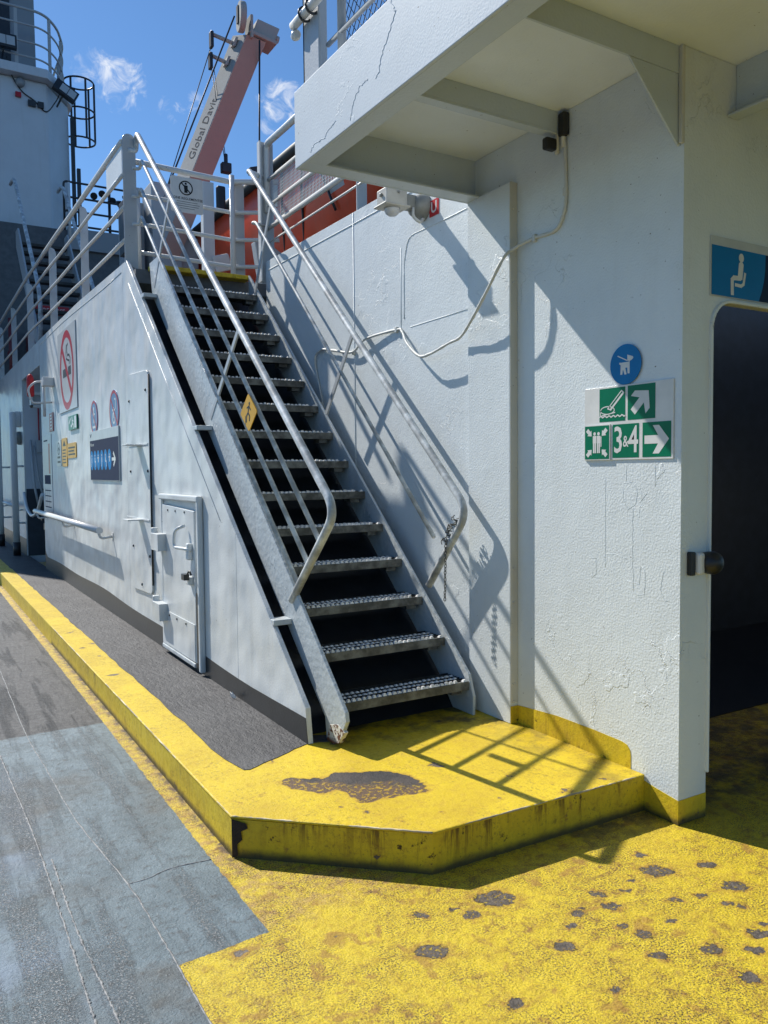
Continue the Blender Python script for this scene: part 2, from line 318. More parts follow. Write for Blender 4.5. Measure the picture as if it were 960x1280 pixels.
# ------------------------------------------------------------------ mesh helpers
class MB:
    def __init__(s): s.v = []; s.f = []; s.sm = []
    def add(s, vs, fs, smooth=False):
        o = len(s.v); s.v += [tuple(p) for p in vs]; s.f += [tuple(i+o for i in f) for f in fs]; s.sm += [smooth]*len(fs); return s
    def box(s, x0, y0, z0, x1, y1, z1):
        return s.add([(x0,y0,z0),(x1,y0,z0),(x1,y1,z0),(x0,y1,z0),(x0,y0,z1),(x1,y0,z1),(x1,y1,z1),(x0,y1,z1)],
              [(0,3,2,1),(4,5,6,7),(0,1,5,4),(1,2,6,5),(2,3,7,6),(3,0,4,7)])
    def obox(s, c, ax, ay, az):
        c, ax, ay, az = (Vector(q) for q in (c, ax, ay, az)); vs = []
        for k in (-1, 1):
            for i, j in ((-1,-1),(1,-1),(1,1),(-1,1)): vs.append(c+ax*i+ay*j+az*k)
        return s.add(vs, [(0,3,2,1),(4,5,6,7),(0,1,5,4),(1,2,6,5),(2,3,7,6),(3,0,4,7)])
    def prism(s, poly, d):
        n = len(poly); d = Vector(d); a = [Vector(p) for p in poly]; b = [p+d for p in a]
        return s.add(a+b, [tuple(range(n))[::-1], tuple(range(n, 2*n))]+[(i, (i+1) % n, n+(i+1) % n, n+i) for i in range(n)])
    def tube(s, path, r, n=10, closed=False, cap=True):
        P = [Vector(p) for p in path]; m = len(P); rs = r if isinstance(r, (list, tuple)) else [r]*m
        T = []
        for i in range(m):
            a = P[(i-1) % m] if (i > 0 or closed) else P[i]; b = P[(i+1) % m] if (i < m-1 or closed) else P[i]
            T.append((b-a).normalized())
        ref = Vector((0, 0, 1)) if abs(T[0].z) < .9 else Vector((1, 0, 0))
        u = T[0].cross(ref).normalized(); vs = []
        for i in range(m):
            u = (u - T[i]*u.dot(T[i])).normalized(); w = T[i].cross(u)
            for k in range(n):
                a = 2*PI*k/n; vs.append(P[i]+(u*math.cos(a)+w*math.sin(a))*rs[i])
        fs = []
        for i in range(m if closed else m-1):
            j = (i+1) % m
            for k in range(n): fs.append((i*n+k, i*n+(k+1) % n, j*n+(k+1) % n, j*n+k))
        s.add(vs, fs, True)
        if cap and not closed:
            o = len(s.v)-m*n; s.f.append(tuple(o+k for k in range(n))[::-1]); s.f.append(tuple(o+(m-1)*n+k for k in range(n))); s.sm += [False, False]
        return s
    def lathe(s, c, ax, prof, n=20):
        return s.tube([Vector(c)+Vector(ax).normalized()*h for h, r in prof], [max(r, 1e-4) for h, r in prof], n)
    def build(s, name, mat, parent=None, bevel=0, seg=2, kind=None):
        me = bpy.data.meshes.new(name); off = Vector((0, 0, 0)); p = parent
        while p: off += p.location; p = p.parent
        me.from_pydata([tuple(Vector(v)-off) for v in s.v], [], s.f)
        me.polygons.foreach_set('use_smooth', s.sm)
        b = bmesh.new(); b.from_mesh(me); bmesh.ops.recalc_face_normals(b, faces=b.faces); b.to_mesh(me); b.free()
        me.materials.append(M[mat] if isinstance(mat, str) else mat)
        o = bpy.data.objects.new(name, me); COL.objects.link(o); o.parent = parent
        if bevel:
            m = o.modifiers.new('bevel', 'BEVEL'); m.width = bevel; m.segments = seg; m.limit_method = 'ANGLE'
        if kind: o['kind'] = kind
        return o
def thing(name, loc, label, cat, group=None):
    o = bpy.data.objects.new(name, None); COL.objects.link(o); o.location = loc; o.empty_display_size = .1
    o['label'] = label; o['category'] = cat
    if group: o['group'] = group
    return o
def tag(o, label, cat, group=None):
    o['label'] = label; o['category'] = cat
    if group: o['group'] = group
    return o
def struct(o): o['kind'] = 'structure'; return o
def clone(o, loc, parent=None):
    c = o.copy(); COL.objects.link(c); c.parent = parent; c.location = loc
    for ch in o.children:
        d = ch.copy(); COL.objects.link(d); d.parent = c
    return c
def bend(pts, r, seg=6):
    """polyline with rounded corners"""
    P = [Vector(p) for p in pts]; out = [P[0]]
    for i in range(1, len(P)-1):
        a = (P[i-1]-P[i]); b = (P[i+1]-P[i]); k = min(r, a.length*.45, b.length*.45)
        p, q = P[i]+a.normalized()*k, P[i]+b.normalized()*k
        for j in range(seg+1):
            t = j/seg; out.append(p*(1-t)**2 + P[i]*2*t*(1-t) + q*t*t)
    return out+[P[-1]]
def bend2(pts, r, seg=4):
    """rounded 2D polygon"""
    n = len(pts); out = []
    for i in range(n):
        p, a, b = (Vector(pts[j % n]) for j in (i, i-1, i+1)); q0, q1 = p+(a-p).normalized()*r, p+(b-p).normalized()*r
        for j in range(seg+1): t = j/seg; q = q0*(1-t)**2+p*2*t*(1-t)+q1*t*t; out.append((q.x, q.y))
    return out
def spline(pts, k=6):
    P = [Vector(p) for p in pts]; P = [P[0]*2-P[1]]+P+[P[-1]*2-P[-2]]; out = []
    for i in range(1, len(P)-2):
        for j in range(k):
            t = j/k; a, b, c, d = P[i-1:i+3]
            out.append(.5*((2*b)+(c-a)*t+(2*a-5*b+4*c-d)*t*t+(3*b-a-3*c+d)*t**3))
    return out+[P[-2]]

class Flat:
    """a flat print in its own metric frame: o + u*a + v*b, lifted along n"""
    def __init__(s, o, u, v, n): s.o, s.u, s.v, s.n = (Vector(q) for q in (o, u, v, n))
    def p(s, a, b, h=0): return s.o+s.u*a+s.v*b+s.n*h
    def poly(s, mb, pts, h): mb.add([s.p(a, b, h) for a, b in pts], [tuple(range(len(pts)))]); return mb
    def rect(s, mb, a0, b0, a1, b1, h): return s.poly(mb, [(a0, b0), (a1, b0), (a1, b1), (a0, b1)], h)
    def disc(s, mb, a, b, r, h, n=28, ry=None): return s.poly(mb, [(a+r*math.cos(2*PI*k/n), b+(ry or r)*math.sin(2*PI*k/n)) for k in range(n)], h)
    def ring(s, mb, a, b, r0, r1, h, n=32):
        vs = [s.p(a+r*math.cos(2*PI*k/n), b+r*math.sin(2*PI*k/n), h) for r in (r0, r1) for k in range(n)]
        mb.add(vs, [(k, (k+1) % n, n+(k+1) % n, n+k) for k in range(n)]); return mb
    def line(s, mb, pts, w, h):
        for (a, b), (c, d) in zip(pts, pts[1:]):
            L = math.hypot(c-a, d-b); nx, ny = -(d-b)/L*w/2, (c-a)/L*w/2; ex, ey = (c-a)/L*w*.3, (d-b)/L*w*.3
            s.poly(mb, [(a+nx-ex, b+ny-ey), (a-nx-ex, b-ny-ey), (c-nx+ex, d-ny+ey), (c+nx+ex, d+ny+ey)], h); h += .00002
        return mb
    def plate(s, mb, a0, b0, a1, b1, t, r=0):
        if r:
            pts = []
            for cx, cy, st in ((a1-r, b1-r, 0), (a0+r, b1-r, 90), (a0+r, b0+r, 180), (a1-r, b0+r, 270)):
                for k in range(5): an = math.radians(st+k*22.5); pts.append((cx+r*math.cos(an), cy+r*math.sin(an)))
        else: pts = [(a0, b0), (a1, b0), (a1, b1), (a0, b1)]
        return mb.prism([s.p(a, b, 0.0005) for a, b in pts], s.n*t)
    def text(s, mb, body, a, b, size, h, align='CENTER', sx=1, shear=0, bold=0):
        cu = bpy.data.curves.new('t', 'FONT'); cu.body = body; cu.size = size; cu.align_x = align; cu.align_y = 'CENTER'; cu.resolution_u = 2; cu.shear = shear; cu.offset = bold*size
        ob = bpy.data.objects.new('t', cu); COL.objects.link(ob); bpy.context.view_layer.update()
        me = bpy.data.meshes.new_from_object(ob)
        mb.add([s.p(a+v.co.x*sx, b+v.co.y, h) for v in me.vertices], [tuple(p.vertices) for p in me.polygons])
        bpy.data.objects.remove(ob); bpy.data.curves.remove(cu); bpy.data.meshes.remove(me); return mb


# ------------------------------------------------------------------ setting: sea, car deck, kerb, walkway, platform
H = .175
mb = MB(); mb.add([(-3000,-3000,-7),(3000,-3000,-7),(3000,3000,-7),(-3000,3000,-7)], [(0,1,2,3)]); struct(mb.build('sea', 'sea'))
mb = MB(); mb.box(-13, -12, -.3, 9, 60, 0); struct(mb.build('car_deck', 'deck'))
def wob(a, b, n, amp, z, seed):
    """points from a to b with a hand-painted wobble"""
    rnd = random.Random(seed); out = []
    for i in range(n):
        t = i/n; out.append((a[0]+(b[0]-a[0])*t+rnd.uniform(-amp, amp), a[1]+(b[1]-a[1])*t+rnd.uniform(-amp, amp), z))
    return out
# raised steps as one solid: kerb, walkway and chamfered platform are three abutting solids
KX0, KX1 = 1.10, 1.285
kerb = [(KX0, 3.115), (KX0, 40), (KX1, 40), (KX1, 3.62), (1.33, 3.565), (1.20, 3.2)]
mb = MB()
mb.prism([(KX0+.002, 8.0, 0), (KX0+.002, 8.0, H-.008), (KX0+.008, 8.0, H), (1.40, 8.0, H), (1.40, 8.0, 0)], (0, 32, 0)); struct(mb.build('kerb', 'kerb'))
inner = wob((KX1, 40), (KX1, 12), 10, .006, 0, 1)+wob((KX1, 12), (KX1, 3.64), 40, .008, 0, 2)
mb = MB(); mb.prism([(1.36, 40, .02), (1.775, 40, .02), (1.775, 3.117, .02), (1.36, 3.117, .02)], (0, 0, H-.034)); struct(mb.build('walkway_bed', 'walk'))
walk = [(p[0], p[1], 0) for p in wob((KX1+.004, 14), (1.30, 3.585), 60, .009, 0, 3)]+[(1.33, 3.568, 0)]+wob((1.36, 3.562), (1.74, 3.735), 9, .006, 0, 4)+wob((1.75, 3.737), (1.90, 3.70), 5, .006, 0, 5)+[(1.905, 3.80, 0), (1.80, 3.86, 0), (1.775, 14, 0)]
mb = MB(); mb.prism([(p[0], p[1], H+.0008) for p in walk], (0, 0, .0022)); struct(mb.build('walkway', 'walk'))
mb = MB(); mb.box(KX1+.003, 14.001, H-.008, 1.775, 40, H+.003); struct(mb.build('walkway', 'walk'))
plat = [(KX0, 3.115), (1.728, 2.545), (2.903, 2.515), (2.903, 7.1), (1.776, 7.1), (1.776, 3.87), (1.40, 3.87), (1.40, 8.0), (KX0, 8.0)]
b = MB(); b.prism([(x, y, H-.012) for x, y in plat], (0, 0, .012)); platform = struct(b.build('stair_platform', 'platform', bevel=.006))
b = MB(); b.prism([(KX0+.003, 3.114, 0), (KX0+.003, 8.0, 0), (KX1-.01, 8.0, 0), (KX1-.01, 3.2, 0)], (0, 0, H-.0125)); b.build('kerb_side', 'kerbside', platform)
b = MB()
b.prism([(KX0+.004, 3.112, 0), (1.729, 2.551, 0), (2.903, 2.521, 0), (2.903, 2.7, 0), (1.8, 2.75, 0), (KX1, 3.2, 0)], (0, 0, H-.0125)); b.build('riser', 'riser', platform)
# torn paint at the kerb corner
b = MB(); dv = Vector((1.728-KX0, 2.545-3.115, 0)).normalized(); nn = Vector((-dv.y, dv.x, 0))*-1
if nn.y > 0: nn = -nn
f = Flat((KX0, 3.113, 0), dv, (0, 0, 1), nn)
f.poly(b, [(.004, .0), (.03, .012), (.028, .06), (.05, .08), (.045, .115), (.075, .13), (.07, .15), (.004, .165)], .004)
b.build('bare_rust_patch', 'scab', platform)
def worn_edge(a, b_, n, seed):
    rnd = random.Random(seed); a, b_ = Vector(a), Vector(b_); mb = MB(); r_ = 0.002; R = []
    for i in range(n+1): r_ = min(max(r_+rnd.uniform(-.0016, .0016), .0003), .0045); R.append(r_)
    mb.tube([a.lerp(b_, i/n)+Vector((rnd.uniform(-.001, .001), 0, rnd.uniform(-.001, .0005))) for i in range(n+1)], R, 6); mb.build('worn_edge', 'bare', platform)
M['bare'] = plain('bare_primer', (.62, .52, .34), .8, 0, .5, 0)
worn_edge((KX0+.0035, 3.13, H-.0028), (KX0+.0035, 7.9, H-.0028), 240, 1); worn_edge((KX0+.006, 3.117, H-.003), (1.728, 2.549, H-.003), 60, 2); worn_edge((1.735, 2.548, H-.003), (2.89, 2.518, H-.003), 90, 3)
# weld beads on the deck
def bead(pts, r, seed):
    rnd = random.Random(seed); P = spline(pts, 14 if seed in (1, 4) else 60); mb = MB()
    mb.tube([(p.x+rnd.uniform(-.002, .002), p.y, -r*.35) for p in P], [r*(rnd.uniform(.75, 1.25) if seed in (1, 4) else rnd.choice((.45, .7, 1, 1.3, 1.6))) for p in P], 8); struct(mb.build('weld_bead', 'bead'))
bead([(.60, 9.5, 0), (.588, 7.16, 0), (.568, 5.4, 0), (.589, 4.55, 0), (.611, 3.84, 0), (.68, 3.12, 0), (.692, 2.76, 0), (.697, 2.48, 0), (.70, 2.1, 0)], .0036, 1)
bead([(.392, 4.96, 0), (.42, 3.81, 0), (.421, 3.05, 0), (.417, 2.64, 0), (.413, 2.36, 0), (.41, 1.9, 0)], .0042, 2)
bead([(.456, 3.49, 0), (.452, 2.91, 0), (.473, 2.32, 0), (.475, 1.9, 0)], .004, 3)
bead([(.68, 3.12, 0), (.76, 3.125, 0), (.863, 3.156, 0), (1.02, 3.14, 0)], .004, 4)

# ------------------------------------------------------------------ casing wall on the left (outer face X = 1.745)
CX = 1.745; CB = CX+.03
def ctop(y): return 3.51+.03*min(max(y-7.4, 0), 3.3)
cas = thing('casing_wall', (CX, 10, H), 'long white steel casing wall with a slanted end beside the stairs', 'wall')
def panel(y0, y1, z0, z1a, z1b):
    mb = MB(); mb.prism([(CX, y0, z0), (CX, y1, z0), (CX, y1, z1b), (CX, y0, z1a)], (.03, 0, 0)); return mb.build('wall_panel', 'casing', cas, bevel=.002, seg=1)
zs = lambda y: .36+(y-3.752)*(3.51-.36)/(7.40-3.752)      # slanted end edge
g = .003
# panel next to the stairs foot, cut by the slant
mb = MB(); mb.prism([(CX, 3.725, H+.002), (CX, 4.745-g, H+.002), (CX, 4.745-g, zs(4.745)), (CX, 3.752, .36)], (.03, 0, 0)); mb.build('wall_panel', 'casing', cas, bevel=.002, seg=1)
mb = MB(); mb.prism([(CX, 4.745, H+.002), (CX, 7.565-g, H+.002), (CX, 7.565-g, ctop(7.56)), (CX, 7.40, 3.51), (CX, 4.745, zs(4.745))], (.03, 0, 0)); mb.build('wall_panel', 'casing', cas, bevel=.002, seg=1)
panel(7.565, 9.735-g, H+.002, ctop(7.56), ctop(9.73)); panel(9.735, 12.96, H+.002, ctop(9.73), ctop(12.96))
panel(12.96+g, 15.2-g, 3.24, ctop(12.96), ctop(15.2)); panel(15.2, 18.5, H+.002, ctop(15.2), ctop(18.5)); panel(18.5+g, 30, H+.002, ctop(18.5), ctop(30))
# doubler plate along the slanted end and weld line under the top edge
mb = MB(); mb.tube([(CX-.001, 7.6, ctop(7.6)-.07)]+[(CX-.001, y, ctop(y)-.085) for y in (8.4, 9.2, 10.2, 11, 12, 12.9)], .004, 6)
mb.tube([(CX-.001, 5.02, zs(5.02)-.17), (CX-.001, 6, zs(6)-.17), (CX-.001, 7.35, zs(7.35)-.17)], .003, 6); mb.build('weld_seam', 'casing', cas)
mb = MB()
mb.prism([(CX-.0025, 3.724, H+.003)]+[(CX-.0025, y, .305+.008*math.sin(y*2.3)+.018*min(max(y-4.6, 0), 4)) for y in [3.748+.25*i for i in range(37)]]+[(CX-.0025, 12.955, .45), (CX-.0025, 12.955, H+.003)], (.0024, 0, 0)); mb.build('skirting', 'charcoal', cas)
mb = MB(); mb.box(CX-.0025, 15.21, H+.003, CX-.0001, 24, .47); mb.build('skirting', 'charcoal', cas)
# recessed doorway
mb = MB(); mb.box(CX+.03, 15.2, 0.05, CX+.75, 15.23, 3.3); mb.box(CX+.75, 12.9, 0.05, CX+.78, 15.23, 3.3); mb.box(CX+.03, 12.93, 0.05, CX+.75, 12.96, 3.3); mb.box(CX+.03, 12.9, 3.27, CX+.78, 15.23, 3.3)
mb.build('doorway_recess', 'tower', cas)
mb = MB(); mb.box(CX+.02, 15.185, H, CX+.74, 15.197, 1.35); mb.build('dark_dado', 'room', cas)
mb = MB(); mb.tube([(CX+.25, 15.17, 2.95), (CX+.25, 15.17, 2.2)], .012, 6); mb.build('pull_wire', 'signred', cas)
mb = MB(); mb.box(CX+.20, 15.10, 1.98, CX+.31, 15.18, 2.2); mb.build('switch_box', 'railgrey', cas, bevel=.01)
mb = MB(); mb.tube(bend([(CX+.15, 15.1, 2.1), (CX+.2, 15.0, 1.5), (CX+.35, 15.05, .9)], .1), .02, 8); mb.tube(bend([(CX+.1, 15.1, 2.2), (CX+.13, 15.0, 1.4), (CX+.2, 15.05, 1.0)], .1), .02, 8); mb.build('hose', 'railgrey', cas)
mb = MB(); mb.box(CX+.33, 14.95, 1.15, CX+.6, 15.16, 1.85); mb.build('locker', 'boom', cas, bevel=.01)
mb = MB(); mb.tube([(CX+.1, 13.1, H), (CX+.1, 13.1, .75)], .03, 10); mb.obox((CX+.08, 13.12, .8), (.06, 0, 0), (0, .1, 0), (0, 0, .05)); mb.obox((CX+.05, 13.16, .93), (.07, 0, .02), (0, .05, 0), (0, 0, .012)); mb.build('valve_stand', 'dark', cas)

# tall closing plate with two drop handles
tp = MB(); tp.prism([(CX-.0006, y, z) for y, z in bend2([(6.72, .58), (7.43, .56), (7.40, 2.49), (6.70, 2.46)], .07)], (-.016, 0, 0))
tpo = tp.build('closing_plate', 'casing', cas, bevel=.003, seg=1)
mb = MB(); mb.tube([(CX-.014, 6.705, .66), (CX-.014, 6.69, 1.5), (CX-.014, 6.685, 2.42)], .007, 6); mb.build('rubber_edge', 'charcoal', tpo)
for zz in (1.845, 1.20):
    mb = MB(); mb.box(CX-.15, 6.95, zz-.006, CX-.016, 7.13, zz+.006); mb.box(CX-.022, 6.74, zz-.005, CX-.0165, 7.55, zz+.012); mb.build('step_bracket', 'casing', tpo, bevel=.003)
for y, z in ((7.33, .95), (6.76, .9), (7.05, .63), (7.36, 1.62), (6.76, 1.62), (7.36, 2.25), (6.78, 2.3)):
    mb = MB(); mb.lathe((CX-.0166, y, z), (-1, 0, 0), [(0, .013), (.008, .011), (.009, .001)], 8); mb.build('bolt', 'dark', tpo)

# small weathertight hatch
hd = MB(); hd.prism([(CX-.0006, 5.50, .245), (CX-.0006, 6.345, .225), (CX-.0006, 6.315, 1.36), (CX-.0006, 5.50, 1.33)], (-.028, 0, 0)); hdo = hd.build('hatch', 'casing', cas, bevel=.006)
mb = MB()
mb.box(CX-.042, 5.375, .20, CX-.001, 5.42, 1.43); mb.box(CX-.046, 5.377, 1.395, CX-.002, 6.36, 1.44); mb.box(CX-.022, 6.36, .22, CX-.001, 6.41, 1.42)
mb.build('frame', 'casing', hdo, bevel=.01)
mb = MB(); mb.box(CX-.034, 5.52, .25, CX-.0285, 6.33, .52); mb.build('kick_plate', 'casing', hdo, bevel=.002)
mb = MB(); mb.box(CX-.045, 5.5, .215, CX-.03, 6.34, .245); mb.build('rusty_sill', 'stringer', hdo, bevel=.005)
mb = MB(); mb.box(CX-.03, 5.452, .25, CX-.004, 5.485, .75); mb.build('gasket', 'charcoal', hdo)
for zz in (.99, .44):
    mb = MB(); mb.box(CX-.095, 6.22, zz, CX-.022, 6.43, zz+.135); mb.lathe((CX-.06, 6.44, zz+.05), (0, 0, 1), [(0, .03), (.12, .03), (.125, .026)], 10); mb.build('hinge', 'casing', hdo, bevel=.012)
mb = MB(); mb.tube(bend([(CX-.05, 5.66, 1.22), (CX-.10, 5.74, 1.19), (CX-.10, 5.77, 1.06), (CX-.07, 5.58, 1.06), (CX-.04, 5.54, 1.05)], .05), .012, 8); mb.build('handle', 'casing', hdo)
mb = MB(); mb.box(CX-.065, 5.545, .98, CX-.026, 5.60, 1.10); mb.box(CX-.06, 5.54, .80, CX-.026, 5.62, .86); mb.build('latch', 'casing', hdo, bevel=.01)
mb = MB(); mb.box(CX-.10, 5.53, .84, CX-.06, 5.60, .885); mb.tube(bend([(CX-.07, 5.54, .885), (CX-.07, 5.50, .915), (CX-.07, 5.46, .885)], .02), .008, 6); mb.build('padlock', 'padlock', hdo, bevel=.006)
for y in (5.72, 5.95, 6.15):
    mb = MB(); mb.lathe((CX-.0286, y, 1.315), (-1, 0, 0), [(0, .010), (.005, .008)], 6); mb.lathe((CX-.035, y, .495), (-1, 0, 0), [(0, .010), (.005, .008)], 6); mb.build('bolt', 'dark', hdo)

# handrail on the casing wall
hr = thing('wall_handrail', (CX, 10, 1.04), 'round white handrail on brackets along the casing wall', 'handrail')
mb = MB(); mb.tube([(CX-.13, 12.95, 1.055), (CX-.13, 10.4, 1.045), (CX-.13, 8.25, 1.035)], .034, 14); mb.build('tube', 'rail', hr)
for y in (12.75, 10.5, 8.32):
    mb = MB(); mb.tube(bend([(CX-.13, y, 1.02), (CX-.11, y-.02, .95), (CX-.005, y-.05, .97)], .05), .014, 8); mb.box(CX-.005, y-.09, .935, CX-.0004, y-.01, 1.01); mb.build('bracket', 'rail', hr)
hr2 = thing('wall_handrail', (CX, 17, 1.04), 'short far end of white handrail beyond the recessed doorway', 'handrail')
mb = MB(); mb.tube([(CX-.13, 15.5, 1.05), (CX-.13, 19, 1.06)], .034, 12); mb.build('tube', 'rail', hr2)
for y in (15.7, 18.2):
    mb = MB(); mb.tube(bend([(CX-.13, y, 1.02), (CX-.11, y-.02, .95), (CX-.002, y-.05, .97)], .05), .014, 8); mb.build('bracket', 'rail', hr2)

# white chain across the recessed doorway
mb = MB(); ch = spline([(CX-.02, 15.15, 1.28), (CX-.03, 14.8, 1.05), (CX-.03, 14.2, .93), (CX-.03, 13.5, 1.02), (CX-.02, 12.98, 1.3)], 8); mb.tube(ch, .026, 8)
tag(mb.build('barrier_rope', 'rail'), 'white rope barrier sagging across the recessed doorway', 'rope')

# pipes standing on the walkway in front of the far casing
def stanchion(y, x, top, label):
    st = thing('pipe_stanchion', (x, y, H), label, 'pipe post', 'pipe posts by the recessed doorway')
    mb = MB(); mb.tube([(x, y, H+.18), (x, y, top-.03), (x, y, top-.008), (x, y, top)], [.055, .055, .04, .004], 14); mb.build('pipe', 'rail', st)
    mb = MB(); mb.tube([(x, y, H), (x, y, H+.24)], .063, 14); mb.build('sleeve', 'rubber', st)
    for zz in (1.75, .75):
        mb = MB(); mb.tube([(x, y, zz), (CX, y, zz)], .018, 8); mb.build('stay', 'rail', st)
    return st
stanchion(15.35, 1.60, 2.70, 'nearer grey pipe post with a black foot beside the recessed doorway')
stanchion(17.6, 1.56, 2.95, 'farther grey pipe post with a black foot at the left picture edge')

# lamp and alarm lamp beside the recessed doorway
lf = thing('caged_alarm_lamp', (CX, 12.2, 2.7), 'small caged lamp with red hood above the recessed doorway', 'lamp')
mb = MB(); mb.tube([(CX-.22, 12.3, 2.70), (CX-.22, 12.3, 2.73), (CX-.22, 12.3, 2.95), (CX-.22, 12.3, 3.0), (CX-.22, 12.3, 3.02)], [.04, .05, .05, .035, .01], 14); mb.build('red_hood', 'red', lf)
mb = MB(); mb.tube(bend([(CX, 11.9, 2.88), (CX-.2, 11.9, 2.88), (CX-.3, 11.95, 2.78), (CX-.25, 11.95, 2.58), (CX, 11.9, 2.6)], .06), .014, 8); mb.tube([(CX-.1, 11.9, 2.86), (CX-.1, 11.9, 2.4)], .02, 8); mb.build('guard', 'rail', lf)
mb = MB(); mb.obox((CX-.07, 11.75, 2.86), (.07, 0, 0), (0, .1, 0), (0, 0, .06)); mb.build('junction_box', 'rail', lf, bevel=.01)
lg = thing('bulkhead_light', (CX+.2, 14.6, 2.85), 'white framed bulkhead light inside the top of the recessed doorway', 'lamp')
mb = MB()
for (x0, x1, z0, z1) in ((.05, .50, 2.93, 2.98), (.05, .50, 2.72, 2.77), (.05, .09, 2.72, 2.98), (.46, .50, 2.72, 2.98)): mb.box(CX+x0, 14.5, z0, CX+x1, 14.62, z1)
mb.build('frame', 'rail', lg, bevel=.006); mb = MB(); mb.box(CX+.09, 14.56, 2.77, CX+.46, 14.6, 2.93); mb.build('diffuser', 'glass', lg)
mb = MB(); mb.box(CX+.25, 14.6, 2.8, CX+.3, 15.2, 2.9); mb.build('arm', 'railgrey', lg)
bl = thing('alarm_bell', (CX, 15.6, 2.2), 'small dark bell on the far casing by the pipe posts', 'bell')
mb = MB(); mb.lathe((CX, 15.55, 2.25), (-1, 0, 0), [(0, .12), (.05, .12), (.09, .08), (.1, .01)], 14); mb.build('dome', 'lampmount', bl)
mb = MB(); mb.box(CX-.09, 15.5, 2.45, CX, 15.75, 2.72); mb.build('box', 'rail', bl, bevel=.01)

# ------------------------------------------------------------------ signs on the casing wall
def casing_flat(y, z): return Flat((CX, y, z), (0, -1, 0), (0, 0, 1), (-1, 0, 0))
def sign(name, f, label, cat='sign', group=None): return thing(name, f.o, label, cat, group)
# 1 big no smoking board
f = casing_flat(10.57, 2.89); sg = sign('no_smoking_sign', f, 'tall white no smoking board with large red ring on casing wall')
mb = MB(); f.plate(mb, -.64, -.50, .64, .52, .012); mb.build('board', 'signgrey', sg, bevel=.003)
mb = MB(); f.ring(mb, 0, 0, .40, .49, .0132); a = .72; f.line(mb, [(-.42*a, .42*a), (.42*a, -.42*a)], .085, .0138); mb.build('red_ring', 'signred', sg)
mb = MB(); f.rect(mb, -.27, -.075, .02, .03, .0134); f.rect(mb, .10, -.075, .30, .03, .0134); mb.build('cigarette', 'charcoal', sg)
mb = MB(); f.line(mb, [(.27, .06), (.27, .12), (.2, .17), (.1, .17), (.05, .22), (.06, .29), (.12, .31)], .026, .0134); f.line(mb, [(.20, .06), (.2, .1), (.12, .11), (-.0, .14), (-.02, .22), (.02, .31)], .022, .0137); mb.build('smoke', 'signblack', sg)
# 2 small green sign under it
f = casing_flat(10.23, 2.225); sg = sign('exit_sign', f, 'small green and white emergency sign tucked below no smoking board')
mb = MB(); f.plate(mb, -.28, -.085, .28, .085, .02); mb.build('board', 'green', sg)
mb = MB(); f.disc(mb, -.02, .05, .024, .021, 12); f.line(mb, [(-.02, .03), (.0, -.01), (.06, -.03), (.07, -.07)], .03, .0215); f.line(mb, [(.0, -.01), (-.05, -.04), (-.1, -.04)], .03, .0219); f.line(mb, [(-.02, .025), (.07, .015)], .02, .0222); f.rect(mb, .13, -.07, .25, .07, .021); f.line(mb, [(-.22, 0), (-.12, .05)], .03, .0222); mb.build('running_figure', 'signwhite', sg)
# 3 blue prohibition discs
def blue_disc(y, z, r, label, glyph):
    f = casing_flat(y, z); sg = sign('prohibition_disc', f, label, 'sign', 'round blue prohibition signs on the casing')
    mb = MB(); mb.prism([f.p(r*1.0*math.cos(2*PI*k/32), r*math.sin(2*PI*k/32), .0005) for k in range(32)], f.n*.006); mb.build('disc', 'bluepale', sg)
    mb = MB(); f.ring(mb, 0, 0, r*.84, r*.985, .0072); f.line(mb, [(-r*.62, r*.62), (r*.62, -r*.62)], r*.13, .0078); mb.build('red_ring', 'signred', sg)
    mb = MB(); glyph(f, mb, r); mb.build('glyph', 'signwhite', sg)
def gl1(f, mb, r):
    f.disc(mb, 0, r*.5, r*.13, .0074, 12); f.line(mb, [(0, r*.35), (0, -.02*r)], r*.16, .0075); f.line(mb, [(-r*.3, r*.2), (r*.3, r*.2)], r*.09, .0074); f.line(mb, [(-r*.2, -r*.3), (-.02*r, -r*.1)], r*.1, .0074); f.line(mb, [(r*.2, -r*.3), (.02*r, -r*.1)], r*.1, .0074); f.rect(mb, -r*.4, -r*.62, r*.4, -r*.48, .0074)
def gl2(f, mb, r):
    f.ring(mb, -.05*r, -r*.32, r*.2, r*.3, .0074, 20); f.line(mb, [(-.05*r, -r*.3), (-.05*r, r*.15)], r*.12, .0075); f.line(mb, [(-r*.3, r*.05), (r*.2, r*.05)], r*.1, .0076); f.line(mb, [(r*.2, r*.55), (r*.38, r*.55), (r*.38, r*.1)], r*.09, .0074)
blue_disc(9.005, 2.205, .185, 'smaller round blue prohibition sign, left of the pair above the navy board', gl1)
blue_disc(8.03, 2.21, .205, 'larger round blue prohibition sign, right of the pair above the navy board', gl2)
# 4 navy facilities board
f = casing_flat(9.23, 1.53); sg = sign('facilities_board', f, 'navy board with six light blue circles and a white arrow')
mb = MB(); f.plate(mb, 0, 0, 1.40, .53, .014); mb.build('board', 'signgrey', sg, bevel=.003)
mb = MB(); f.rect(mb, .01, 0.006, 1.39, .43, .0152); mb.build('navy_field', 'navy', sg)
mb = MB(); GX = [.10, .27, .44, .62, .80, .985]
for gx in GX: mb = MB(); f.disc(mb, gx, .215, .083, .0158, 24, ry=.105); mb.build('circle', 'cyan', sg)
mb = MB()
for i, gx in enumerate(GX):
    f.disc(mb, gx, .26, .016, .0164, 10)
    f.line(mb, [(gx, .25), (gx, .20)], .026, .0164)
    f.line(mb, [[(gx, .2), (gx-.025, .15)], [(gx, .2), (gx+.035, .2), (gx+.035, .15)], [(gx-.03, .24), (gx+.03, .24)]][i % 3], .014, .0166)
